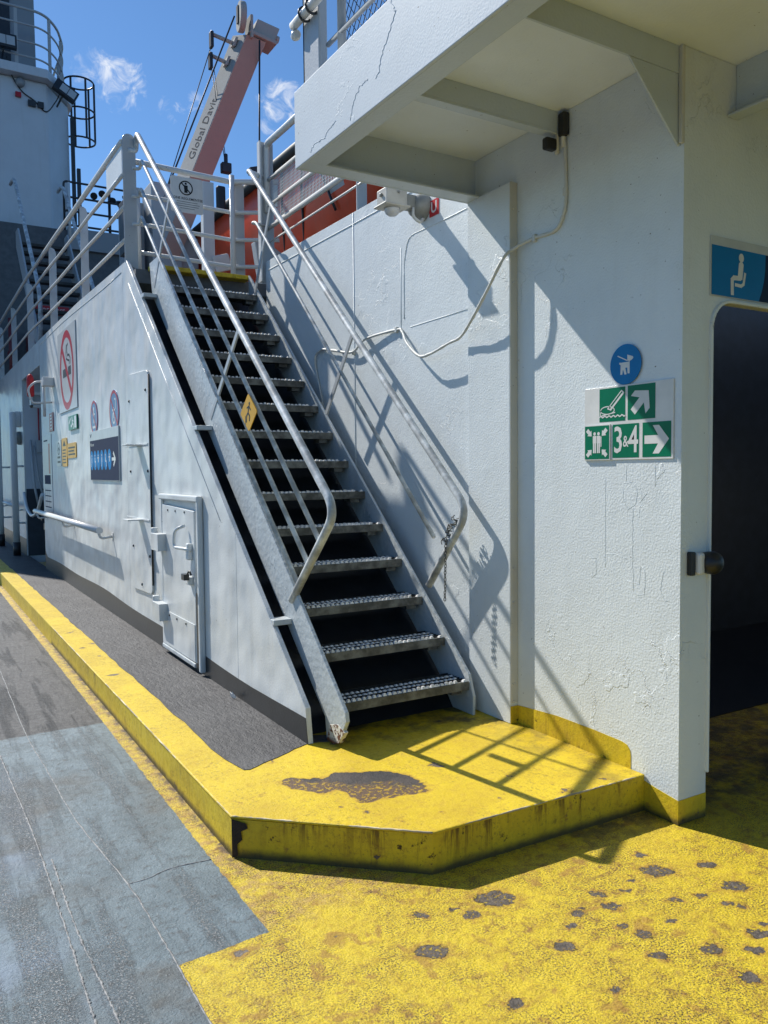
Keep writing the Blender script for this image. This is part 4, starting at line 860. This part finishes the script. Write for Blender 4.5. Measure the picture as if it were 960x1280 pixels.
# seat sign over the doorway
f = Flat((3.080, FY, 2.366), (1, 0, 0), (0, 0, 1), (0, -1, 0)); sg = sign('waiting_room_sign', f, 'blue sign with white seated figure above the dark doorway')
mb = MB(); f.plate(mb, 0, 0, .95, .262, .006); mb.build('board', 'signgrey', sg)
mb = MB(); f.rect(mb, .006, .004, .944, .222, .0072); mb.build('navy_field', 'navy', sg)
mb = MB(); f.poly(mb, [(.006, .004), (.345, .004), (.366, .05), (.382, .10), (.390, .15), (.392, .222), (.006, .222)], .0078); mb.build('blue_field', 'blue', sg)
mb = MB(); h = .0085; f.disc(mb, .212, .186, .018, h, 18, ry=.020); f.line(mb, [(.211, .150), (.205, .100)], .034, h); f.line(mb, [(.205, .094), (.160, .092), (.148, .082), (.150, .020)], .021, h+.0001); f.line(mb, [(.240, .118), (.230, .070), (.212, .060), (.172, .062)], .015, h+.0001); f.disc(mb, .211, .152, .017, h+.0003, 14); mb.build('figure', 'signwhite', sg)

# door holder
dk = thing('door_holder', (2.99, FY, 1.17), 'black rubber door buffer on white collar beside the dark doorway', 'door buffer')
mb = MB(); mb.box(2.945, FY-.03, 1.124, 2.972, FY-.0005, 1.230); mb.build('black_backing', 'rubber', dk, bevel=.006)
mb = MB(); mb.box(2.974, FY-.05, 1.128, 3.012, FY-.0005, 1.226); mb.build('collar', 'rail', dk, bevel=.012)
mb = MB(); mb.lathe((3.055, FY-.035, 1.177), (-.12, -1, .05), [(-.03, .045), (-.01, .05), (.02, .052), (.04, .046), (.055, .03), (.062, .012), (.063, .002)], 26); mb.build('buffer', 'rubber', dk)

# ------------------------------------------------------------------ fence on top of the overhang
fn = thing('mesh_fence', (1.82, 2.5, 3.53), 'chain link fence with grey post on top of the overhang', 'fence')
mb = MB(); mb.box(1.80, 3.60, 3.53, 1.815, 3.78, 5.2); mb.box(1.80, 3.76, 3.53, 1.93, 3.78, 5.2); mb.build('post', 'railgrey', fn, bevel=.004)
mb = MB(); mb.tube([(1.86, 3.47, 3.53), (1.86, 3.47, 5.2)], .022, 10); mb.build('post', 'railgrey', fn)
mb = MB(); mb.tube([(1.77, 3.83, 3.875), (1.77, 3.7, 3.875), (1.77, -2, 3.875)], .022, 12); mb.lathe((1.78, 3.80, 3.83), (0, 1, 0), [(0, .02), (.02, .026), (.04, .02), (.045, .01)], 12); mb.build('top_rail', 'rail', fn)
mb = MB(); mb.tube([(1.85, 3.6, 3.70), (1.85, -2, 3.70)], .012, 8); mb.build('middle_rail', 'railgrey', fn)
for y, z in ((3.70, 3.875), (3.62, 3.875)):
    mb = MB(); mb.tube([(1.775+.034*math.cos(2*PI*k/12), y, z+.034*math.sin(2*PI*k/12)) for k in range(12)], .006, 6, closed=True); mb.build('clamp', 'dark', fn)
mb = MB(); y0, y1, z0, z1, c_ = -.5, 3.46, 3.54, 4.35, .052
def wire(a, b_):
    mb.tube([a, b_], .0022, 4, cap=False)
k = 0; hgt = z1-z0; y = y0-hgt
while y < y1:
    for s_ in (1, -1):
        ya, yb = (y, y+hgt*.8) if s_ == 1 else (y+hgt*.8, y)
        za, zb = z0, z1
        pa_, pb_ = Vector((1.88+.003*s_, ya, za)), Vector((1.88+.003*s_, yb, zb))
        # clip to y0..y1
        d = pb_-pa_; t0, t1 = 0, 1
        for lim in (y0, y1):
            pass
        ta, tb = sorted(((y0-pa_.y)/d.y, (y1-pa_.y)/d.y)); t0, t1 = max(0, ta), min(1, tb)
        if t1 > t0: wire(pa_+d*t0, pa_+d*t1)
    y += c_
mb.build('chain_link', 'dark', fn, kind='stuff')

# ------------------------------------------------------------------ upper deck, its railings and gate
mb = MB(); mb.box(1.777, 7.205, 3.28, 9, 32, 3.40); struct(mb.build('upper_deck', 'void'))
rl = thing('deck_railing', (CX, 11, 3.5), 'four bar white railing with flat posts along top of casing wall', 'railing')
def rz(y): return .03*min(max(y-7.4, 0), 6.5)
for z0_, r_ in ((4.565, .026), (4.28, .018), (3.99, .018), (3.69, .018)):
    mb = MB(); mb.tube([(CX, y, z0_+rz(y)+.006*math.sin(y*2+z0_*5)) for y in (7.445, 8, 9, 10, 11, 12, 13, 14, 15.5, 17, 19, 22, 26)], r_, 10); mb.build('rail', 'rail', rl)
for y, zt, w_, tk in ((9.6, 4.60, .085, .012), (11.9, 4.70, .095, .012), (14.3, 4.70, .10, .012), (16.6, 4.72, .09, .012), (19.0, 4.74, .09, .012)):
    mb = MB(); x0 = CX+.018; mb.prism([(x0, y, 3.45), (x0+w_, y, 3.45), (x0+w_, y, zt-.05), (x0+w_*.8, y, zt), (x0+w_*.45, y, zt+.02), (x0, y, zt+.02)], (0, tk, 0)); mb.build('post', 'rail', rl, bevel=.002)
mb = MB(); mb.prism([(1.742, 7.425, 3.50), (1.858, 7.425, 3.44)]+[(1.80+.058*math.cos(a), 7.425, 4.585+.058*math.sin(a)) for a in [PI*k/8 for k in range(9)]], (0, .014, 0)); mb.build('corner_post', 'railgrey', rl, bevel=.003)
mb = MB(); mb.prism([(CX-.004, 7.46, 4.27), (CX-.004, 8.10, 4.31), (CX-.004, 8.10, 4.555), (CX-.004, 7.46, 4.545)], (.006, 0, 0)); mb.build('infill_plate', 'white', rl)

gt = thing('end_railing', (2.4, 7.6, 3.41), 'white pipe railing closing the head of the stairs', 'railing')
for z in (4.46, 4.165, 3.90, 3.64):
    mb = MB(); mb.tube([(1.86, 7.6, z+.012), (2.81, 7.6, z-.012), (3.22, 7.36, z-.02)], .026 if z > 4.3 else .019, 10); mb.build('rail', 'rail', gt)
mb = MB(); mb.tube([(2.815, 7.57, 3.30), (2.815, 7.57, 4.50)], .026, 10); mb.build('post', 'rail', gt)
mb = MB(); mb.box(2.85, 7.60, 3.30, 2.95, 7.612, 4.44); mb.build('flat_post', 'railgrey', gt)
mb = MB(); mb.tube([(1.90, 7.56, 3.40), (1.90, 7.56, 4.22)], .022, 10); mb.build('post', 'rail', gt)
f = Flat((2.365, 7.57, 4.235), (1, 0, 0), (0, 0, 1), (0, -1, 0)); sg = sign('restricted_sign', f, 'white restricted area sign with crossed figure on end railing')
mb = MB(); f.plate(mb, -.155, -.165, .155, .165, .006, .02); mb.build('board', 'signwhite', sg)
mb = MB(); f.ring(mb, -.01, .065, .056, .068, .0073, 28); f.disc(mb, -.01, .105, .011, .0073, 10); f.rect(mb, -.028, .055, .008, .09, .0073); f.rect(mb, -.026, .02, .006, .055, .0074); f.line(mb, [(-.055, .11), (.035, .02)], .012, .0078); f.text(mb, 'ZONE REGLEMENTEE', 0, -.035, .032, .0073, bold=.015)
for k, w_ in enumerate((.10, .12, .11, .07)): f.rect(mb, -w_, -.067-.02*k, w_, -.063-.02*k, .0073)
mb.build('print', 'signblack', sg)

sr = thing('bulwark_railing', (2.95, 5.5, 3.52), 'white railing with fine mesh on top of the bulwark wall', 'railing')
mb = MB(); mb.prism([(2.875, 7.0, 3.36), (3.01, 7.0, 3.36), (3.01, 7.0, 4.64), (2.875, 7.0, 4.64)], (0, .014, 0)); mb.build('tall_post', 'railgrey', sr, bevel=.003)
mb = MB(); mb.box(2.86, 6.96, 3.36, 2.874, 7.02, 4.63); mb.build('post_edge', 'rail', sr)
mb = MB(); mb.tube(bend([(2.94, 6.99, 4.0), (2.94, 6.99, 4.62), (2.94, 6.6, 4.615), (2.94, 3.9, 4.615)], .08), .03, 12); mb.build('rail', 'rail', sr)
for z, r_ in ((4.29, .018), (4.06, .018), (3.86, .022), (3.725, .009)):
    mb = MB(); mb.tube([(2.945, 7.0, z), (2.945, 3.9, z)], r_, 8); mb.build('rail', 'rail', sr)
mb = MB(); mb.box(2.935, 5.27, 3.5, 3.02, 5.282, 4.615); mb.build('post', 'railgrey', sr)
mb = MB(); y = 3.95
while y < 6.9:
    mb.box(2.951, y, 3.86, 2.954, y+.006, 4.29); y += .027
for k in range(16): mb.box(2.954, 3.95, 3.87+.027*k, 2.956, 6.9, 3.874+.027*k)
mb.build('fine_mesh', 'rail', sr, kind='stuff')

# ------------------------------------------------------------------ lifeboat, davit
bt = thing('lifeboat', (4.6, 8.7, 3.4), 'orange lifeboat with dark rubber rim stowed on the upper deck', 'lifeboat')
secs = []
for y, w_, zk, zr in ((5.2, .35, 4.5, 5.25), (5.6, .75, 4.0, 5.12), (6.3, 1.0, 3.7, 5.03), (7.4, 1.08, 3.55, 4.99), (9.0, 1.1, 3.5, 4.98), (10.8, 1.1, 3.5, 5.0), (12.2, 1.05, 3.55, 5.05), (13.2, .75, 3.8, 5.12), (13.7, .08, 4.4, 5.18)):
    c_ = 4.70; y = 5.2+(y-5.2)*1.2; secs.append([(c_-w_, y, zr), (c_-w_*.97, y, zr-.28), (c_-w_*.86, y, zk+.62*(zr-zk)*.62), (c_-w_*.60, y, zk+.18*(zr-zk)), (c_-.06, y, zk), (c_+.06, y, zk), (c_+w_*.60, y, zk+.18*(zr-zk)), (c_+w_*.86, y, zk+.62*(zr-zk)*.62), (c_+w_*.97, y, zr-.28), (c_+w_, y, zr), (c_, y, zr+.02)])
mb = MB(); n = len(secs[0]); vs = [p for s_ in secs for p in s_]
mb.add(vs, [(i*n+k, i*n+(k+1) % n, (i+1)*n+(k+1) % n, (i+1)*n+k) for i in range(len(secs)-1) for k in range(n)]+[tuple(range(n)), tuple(range((len(secs)-1)*n, len(secs)*n))], True)
mb.build('hull', 'orange', bt)
mb = MB(); mb.tube([s_[0] for s_ in secs], .065, 10); mb.tube([s_[9] for s_ in secs], .065, 10); mb.build('rim_fender', 'canvas', bt)
def hullpt(y, f_):
    for a, b_ in zip(secs, secs[1:]):
        if a[0][1] <= y <= b_[0][1]:
            t_ = (y-a[0][1])/(b_[0][1]-a[0][1]); q = [Vector(p).lerp(Vector(r), t_) for p, r in zip(a, b_)]; k = int(f_); return q[k].lerp(q[k+1], f_-k)
mb = MB()
for y, fa, fb, l_ in ((9.5, .6, 1.5, .3), (8.3, .5, 1.2, .25), (10.6, 1.2, 2.2, .28), (7.0, 1.5, 2.6, .3), (6.2, 1.7, 2.4, .25)):
    q = [hullpt(y, fa), hullpt(y+l_, fa), hullpt(y+l_*1.3, fb), hullpt(y+.1, fb)]; q = [p+Vector((-.012, 0, -.004)) for p in q]; mb.add(q, [(0, 1, 2, 3)])
mb.build('reflective_patch', 'signgrey', bt, kind='stuff')
mb = MB()
for y in (7.6, 8.1): mb.tube(spline([hullpt(y, .1)+Vector((-.03, 0, 0)), hullpt(y+.15, 1.2)+Vector((-.03, 0, 0)), hullpt(y+.4, 2.2)+Vector((-.03, 0, 0))], 5), .014, 6)
mb.tube(spline([hullpt(7.7, .2)+Vector((-.03, 0, 0)), hullpt(7.4, 1.0)+Vector((-.03, 0, 0)), hullpt(7.2, 1.9)+Vector((-.03, 0, 0))], 5), .014, 6); mb.build('grab_rope', 'dark', bt, kind='stuff')
ck = thing('boat_cradle', (3.9, 8.4, 3.4), 'grey steel cradle under the orange lifeboat', 'cradle')
for y in (7.95, 10.3):
    mb = MB(); mb.prism([(3.3, y, 3.40), (4.4, y, 3.40), (4.4, y, 3.52), (3.75, y, 3.78), (3.36, y, 4.02), (3.2, y, 4.02)], (0, .12, 0)); mb.build('saddle', 'railgrey', ck, bevel=.01)
    mb = MB(); mb.tube([(3.25, y-.02, 3.42), (3.72, y-.02, 3.95)], .03, 8); mb.build('strut', 'rail', ck)
dp = thing('fall_post', (3.05, 9.0, 3.4), 'white flat post standing between end railing and lifeboat', 'post')
mb = MB(); mb.box(3.0, 9.0, 3.41, 3.13, 9.10, 4.93); mb.build('column', 'rail', dp, bevel=.006)
mb = MB(); mb.obox((3.2, 8.96, 4.02), (.10, 0, .03), (0, .02, 0), (-.03, 0, .09)); mb.build('cam_plate', 'signwhite', dp, bevel=.02)
mb = MB(); mb.obox((3.2, 8.97, 4.75), (.05, 0, 0), (0, .04, 0), (0, 0, .14)); mb.build('sheave_block', 'dark', dp, bevel=.02)

dv_ = thing('davit_crane', (3.4, 11.4, 3.4), 'davit crane with long leaning boom above the lifeboat', 'crane')
A = Vector((3.517, 11, 5.761)); B_ = Vector((4.353, 11, 7.832)); ax = (B_-A).normalized(); L0 = (B_-A).length
side = Vector((.262, 0, -.04)); side2 = Vector((.30, 0, -.035)); dep = Vector((-.082, .33, .115)); dep2 = dep.copy()
base = A-ax*1.3
def beamquad(a, b_, s0, s1, d0, d1, mat_, name):
    mb = MB(); mb.add([a, a+s0, a+s0+d0, a+d0, b_, b_+s1, b_+s1+d1, b_+d1], [(0, 1, 5, 4), (1, 2, 6, 5), (2, 3, 7, 6), (3, 0, 4, 7), (0, 3, 2, 1), (4, 5, 6, 7)]); return mb.build(name, mat_, dv_, bevel=.008)
beamquad(base, B_, side, side2, dep, dep2, 'boom', 'boom')
e = Vector((0, -.004, 0)); q = [base+side*.02+e, base+side*.99+e, B_+side2*.99+e, B_+side2*.02+e]
mb = MB(); mb.prism(q, (0, -.003, 0)); mb.build('belly_face', 'boombelly', dv_)  # salmon sheet laid over the boom's front face
f = Flat(A+ax*.18+dep*.45, ax, dep.normalized(), dep.normalized().cross(ax).normalized()*1)
if f.n.x > 0: f.n = -f.n
mb = MB(); f.text(mb, 'Global Davit', .0, .0, .225, .003, 'LEFT', sx=.86, shear=.1)
mb.build('lettering', 'letter', dv_)
hd_ = B_+ax*.10
mb = MB(); mb.obox(hd_+Vector((.28, .14, .06)), Vector((.17, 0, -.025)), (0, .12, 0), ax*.11); mb.obox(hd_+Vector((.21, .12, -.08)), Vector((.21, 0, -.035)), (0, .17, 0), ax*.028); mb.build('boom_head', 'boom', dv_, bevel=.01)
mb = MB(); mb.lathe(hd_+Vector((.44, .1, .02)), (1, 0, -.15), [(0, .05), (.06, .05)], 10); mb.build('pin', 'boom', dv_)
mb = MB(); mb.lathe(hd_+Vector((-.07, -.02, .12)), (-.985, .17, 0), [(0, .19), (.015, .20), (.07, .20), (.085, .19)], 26); wh = mb.build('sheave', 'boom', dv_); mb = MB(); mb.obox(hd_+Vector((.03, .06, .02)), (.02, 0, 0), (0, .12, 0), (0, 0, .16)); mb.build('sheave_cheek', 'boom', dv_, bevel=.01)
mb = MB(); mb.obox(hd_+Vector((-.165, -.01, .14)), (.012, .0, 0), (0, .03, 0), (0, 0, .12)); mb.build('keeper', 'dark', wh)
for k_, (s_, ln) in enumerate(((L0-.16, .34), (L0-.48, .24))):
    p = A+ax*s_+dep*.5; mb = MB(); mb.tube([p, p+Vector((-ln, 0, .05))], .028, 8); mb.obox(p+Vector((-.02, 0, .02)), (.02, 0, .0), (0, .05, 0), ax*.07); br = mb.build('bracket', 'boom', dv_)
    mb = MB(); mb.obox(p+Vector((-ln-.02, 0, -.03)), (.022, 0, 0), (0, .05, 0), (.0, 0, .11)); mb.build('block', 'dark', br, bevel=.01)
p1 = A+ax*(L0-.16)+dep*.5+Vector((-.36, 0, -.1))
mb = MB(); mb.tube([p1, Vector((3.10, 11, 5.3))], .007, 5); mb.build('wire', 'dark', dv_)
mb = MB(); mb.tube([hd_+Vector((-.22, -.02, .1)), A+Vector((-.32, .1, -.25))], .012, 5); mb.build('wire', 'dark', dv_)
p2 = A+ax*(L0-.48)+dep*.5+Vector((-.25, 0, -.1))
for dx_ in (0, .035):
    mb = MB(); mb.tube([p2+Vector((dx_, 0, 0)), Vector((4.0+dx_*.5, 11, 5.95))], .006, 5); mb.build('wire', 'dark', dv_)
mb = MB(); mb.obox((4.01, 11, 5.9), (.07, 0, .0), (0, .05, 0), (0, 0, .07)); mb.tube([(4.01, 11, 5.9), (4.01, 11, 6.1)], .03, 8); mb.build('hook_block', 'dark', dv_, bevel=.03)
mb = MB(); mb.tube([hd_+Vector((.12, -.1, -.18)), Vector((4.52, 11, 6.25)), Vector((4.50, 11, 5.85))], .013, 6); mb.obox((4.46, 11, 5.95), (.1, 0, .03), (0, .04, 0), (0, 0, .05)); mb.build('fall_cable', 'dark', dv_)
mb = MB(); mb.box(2.95, 11.0, 3.41, 3.36, 11.5, 5.55); mb.box(3.36, 11.1, 3.41, 3.62, 11.5, 4.9); mb.build('pedestal', 'railgrey', dv_, bevel=.02)
mb = MB(); mb.box(2.66, 11.2, 3.41, 2.9, 11.7, 5.3); mb.box(2.62, 10.9, 4.7, 2.75, 11.0, 5.2); mb.build('winch_housing', 'tower2', dv_, bevel=.02)
mb = MB(); mb.box(2.58, 10.92, 4.55, 2.66, 11.3, 5.25); mb.build('control_box', 'dark', dv_, bevel=.01)
for k in range(4):
    mb = MB(); mb.box(3.02+.1*k, 10.97, 3.75+.02*k, 3.09+.1*k, 10.999, 4.15+.08*k); mb.build('rib', 'rail', dv_)

# ------------------------------------------------------------------ tower at the far left
tw = thing('signal_tower', (1.5, 22, 6), 'grey mast tower with railed top platform behind second staircase', 'tower')
mb = MB(); mb.prism([(-1.5, 20, 6.1), (3.04, 20, 6.1), (3.66, 21, 6.1), (3.66, 26, 6.1), (-1.5, 26, 6.1)], (0, 0, 4.45)); mb.build('body', 'tower', tw, bevel=.06, seg=3)
mb = MB(); mb.prism([(-1.7, 19.75, 10.552), (3.02, 19.75, 10.552), (3.35, 20.2, 10.552), (3.75, 21.0, 10.552), (3.75, 26, 10.552), (-1.7, 26, 10.552)], (0, 0, .2)); mb.build('platform', 'tower', tw, bevel=.01)
mb = MB(); mb.prism([(-1.5, 20.9, 10.753), (2.95, 20.9, 10.753), (2.95, 25, 10.753), (-1.5, 25, 10.753)], (-.02, 0, 4.5)); mb.build('upper_body', 'tower2', tw, bevel=.03)
mb = MB(); mb.box(1.6, 20.86, 11.0, 2.4, 20.899, 14); mb.build('vent_grille', 'dark', tw)
for z in (12.02, 11.68, 11.30, 10.98):
    mb = MB(); mb.tube(bend([(-1.5, 19.85, z), (2.98, 19.85, z), (3.35, 20.35, z), (3.62, 21.2, z), (3.62, 25, z)], .35), .03 if z > 12 else .022, 8); mb.build('rail', 'railgrey', tw)
for x, y in ((2.4, 19.85), (.9, 19.85), (3.12, 20.02), (3.5, 20.85), (3.62, 22.0), (3.62, 23.2), (3.62, 24.4)):
    mb = MB(); mb.box(x-.035, y-.006, 10.75, x+.035, y+.006, 12.0); mb.build('post', 'railgrey', tw)
cg = (4.03, 21.6)
for z in (11.45, 10.72, 10.0):
    mb = MB(); mb.tube([(cg[0]+.36*math.cos(a), cg[1]+.36*math.sin(a), z) for a in [2*PI*k/24 for k in range(24)]], .022, 6, closed=True); mb.build('cage_hoop', 'dark', tw)
for a in (-2.3, -1.3, -.3, .7, 1.7):
    mb = MB(); mb.box(cg[0]+.36*math.cos(a)-.025, cg[1]+.36*math.sin(a)-.006, 10.0, cg[0]+.36*math.cos(a)+.025, cg[1]+.36*math.sin(a)+.006, 11.45); mb.build('cage_strap', 'dark', tw)
for dx_ in (0, .12):
    mb = MB(); mb.box(3.70+dx_, 20.95, 6.9, 3.78+dx_, 21.05, 10.3-1.2*dx_/.12); mb.build('ladder_rail', 'dark', tw)
mb = MB(); mb.tube(spline([(2.2, 19.95, 10.95), (2.3, 19.97, 10.55), (2.5, 19.98, 10.25), (2.75, 19.98, 10.1), (3.0, 19.98, 9.9), (3.2, 19.98, 10.15), (3.3, 19.9, 10.35)], 6), .014, 6); mb.build('flex', 'dark', tw)
mb = MB(); mb.lathe((2.47, 19.98, 10.42), (0, -1, 0), [(0, .10), (.06, .10), (.1, .06), (.11, .01)], 14); mb.build('bell', 'tower2', tw)
mb = MB(); mb.box(2.36, 19.93, 10.1, 2.48, 19.99, 10.2); mb.build('call_point', 'signred', tw)
mb = MB(); mb.box(2.62, 19.93, 9.95, 2.78, 19.99, 10.08); mb.box(2.82, 19.93, 9.95, 2.95, 19.99, 10.08); mb.build('socket', 'dark', tw)
def flood(c, ux, uz, label):
    fl = thing('floodlight', c, label, 'floodlight', 'black floodlights on the grey tower')
    c, ux, uz = Vector(c), Vector(ux), Vector(uz); n_ = ux.cross(uz).normalized()
    if n_.y > 0: n_ = -n_
    mb = MB(); mb.obox(c, ux*.27, n_*.06, uz*.15); mb.build('housing', 'dark', fl, bevel=.01)
    mb = MB(); mb.obox(c+n_*.062+ux*.05, ux*.18, n_*.004, uz*.10); gl = mb.build('glass', 'glass', fl)
    mb = MB(); mb.obox(c+n_*.066+ux*.05, ux*.006, n_*.005, uz*.10); mb.build('bar', 'dark', gl)
    mb = MB(); mb.tube([c-n_*.05, c-n_*.05-uz*.2, c-n_*.35-uz*.22], .022, 6); mb.build('bracket', 'dark', fl)
flood((2.12, 19.7, 11.14), (1, 0, 0), (0, .1, 1), 'black floodlight at left picture edge in front of the tower railing')
flood((3.42, 19.9, 10.42), Vector((.86, 0, -.5)), Vector((.45, .3, .84)), 'black floodlight tilted down at right corner of the tower')

# ------------------------------------------------------------------ second staircase and what is around it
s2 = thing('upper_staircase', (2.4, 15.5, 3.4), 'second dark staircase rising to the tower behind the casing railing', 'stairs')
mb = MB(); mb.box(2.0, 0, -.05, 2.86, .2, 0); t2 = mb.build('tread', 'tread', None); t2.parent = s2
for k in range(12):
    o = t2 if k == 0 else t2.copy()
    if k: COL.objects.link(o)
    o.parent = s2; o.location = Vector((0, 14.35+.24*k, 3.62+.225*k))-s2.location
for x in (1.97, 2.865):
    mb = MB(); mb.prism([(x, 14.2, 3.41), (x, 14.55, 3.41), (x, 17.3, 6.05), (x, 17.3, 6.35), (x, 17.0, 6.35)], (.03, 0, 0)); mb.build('stringer', 'railgrey', s2)
    mb = MB(); mb.tube(bend([(x, 17.9, 7.45), (x, 17.3, 7.4), (x, 14.3, 4.55), (x, 14.45, 3.7)], .35, 6), .034, 10); mb.build('handrail', 'galv', s2)
mb = MB(); mb.tube([(2.93, 17.0, 7.38), (2.93, 17.0, 6.2)], .025, 8); mb.build('post', 'rail', s2)
mb = MB(); mb.box(-1.5, 19.5, 3.40, 5.6, 19.6, 7.15); ub = mb.build('upper_bulkhead', 'void'); tag(ub, 'dark grey bulkhead put in for the void under the tower behind the second staircase', 'bulkhead')  # dark grey wall standing in for a dark void
be = thing('bridge_deck_edge', (4.6, 20, 6.9), 'grey deck edge with dark four bar railing right of the tower', 'deck edge')
mb = MB(); mb.box(3.3, 19.4, 6.72, 5.3, 19.499, 7.19); mb.box(3.3, 19.5, 7.0, 5.3, 26, 7.19); mb.build('edge_beam', 'tower2', be)
for z in (8.45, 8.10, 7.78, 7.45):
    mb = MB(); mb.tube(bend([(3.35, 20.1, 7.2), (3.35, 20.1, z), (6.2, 20.1, z)], .08), .026, 8); mb.build('rail', 'dark', be)
f = Flat((2.92, 19.49, 5.3), (1, 0, 0), (0, 0, 1), (0, -1, 0)); sg = sign('fire_sign', f, 'red lettered sign on the dark bulkhead behind the casing railing')
mb = MB(); f.plate(mb, -.36, -.1, .36, .1, .01); mb.build('board', 'signred', sg); mb = MB(); f.text(mb, 'FIRE HOSE', 0, 0, .12, .0113); mb.build('print', 'signwhite', sg)
fb = thing('fire_locker', (2.5, 19.3, 4.5), 'dark red fire locker behind the casing railing posts', 'locker')
mb = MB(); mb.box(2.35, 19.1, 4.1, 2.85, 19.45, 4.75); mb.build('cabinet', 'maroon', fb, bevel=.01); mb = MB(); mb.box(2.78, 19.08, 4.35, 2.80, 19.099, 4.5); mb.build('handle', 'dark', fb)
fp = thing('fire_main_pipe', (1.95, 18.6, 3.4), 'dark red vertical pipe behind far end of casing railing', 'pipe')
mb = MB(); mb.tube([(1.98, 18.6, 3.41), (1.98, 18.6, 4.9)], .07, 10); mb.build('pipe', 'maroon', fp); mb = MB(); mb.tube([(1.98, 18.6, 4.1), (1.98, 18.6, 4.2)], .1, 10); mb.build('flange', 'maroon', fp)
ml = thing('lamp_mast', (4.42, 20.3, 7.2), 'thin dark mast carrying five small floodlights above the deck edge', 'mast')
mb = MB(); mb.tube([(4.42, 20.3, 7.19), (4.42, 20.3, 8.4)], .035, 8); mb.tube([(4.05, 20.3, 8.22), (4.15, 20.3, 8.12), (4.42, 20.3, 8.2), (4.7, 20.3, 8.12), (4.8, 20.3, 8.22)], .012, 6); mb.build('pole', 'dark', ml)
for dx_, dz_ in ((-.36, .05), (-.17, .13), (.02, .0), (.2, -.05), (.36, .1)):
    mb = MB(); mb.lathe((4.42+dx_, 20.22, 8.22+dz_), (.3*(1 if dx_ > 0 else -1), -.8, -.5), [(-.1, .03), (-.02, .06), (.08, .085), (.1, .085)], 10); mb.build('lamp_head', 'dark', ml)

# scrap of paper caught against the casing foot
sc_ = MB(); P = Flat((CX-.03, 4.80, H+.004), (0, -1, .05), (-.35, 0, .9), (-.9, 0, -.3))
sc_.prism([P.p(a, b, .0) for a, b in ((0, 0), (.05, -.002), (.10, .01), (.105, .035), (.085, .03), (.07, .05), (.055, .028), (.02, .04))], P.n*.003)
tag(sc_.build('paper_scrap', 'signwhite'), 'torn white scrap of paper lying against the casing foot', 'litter')
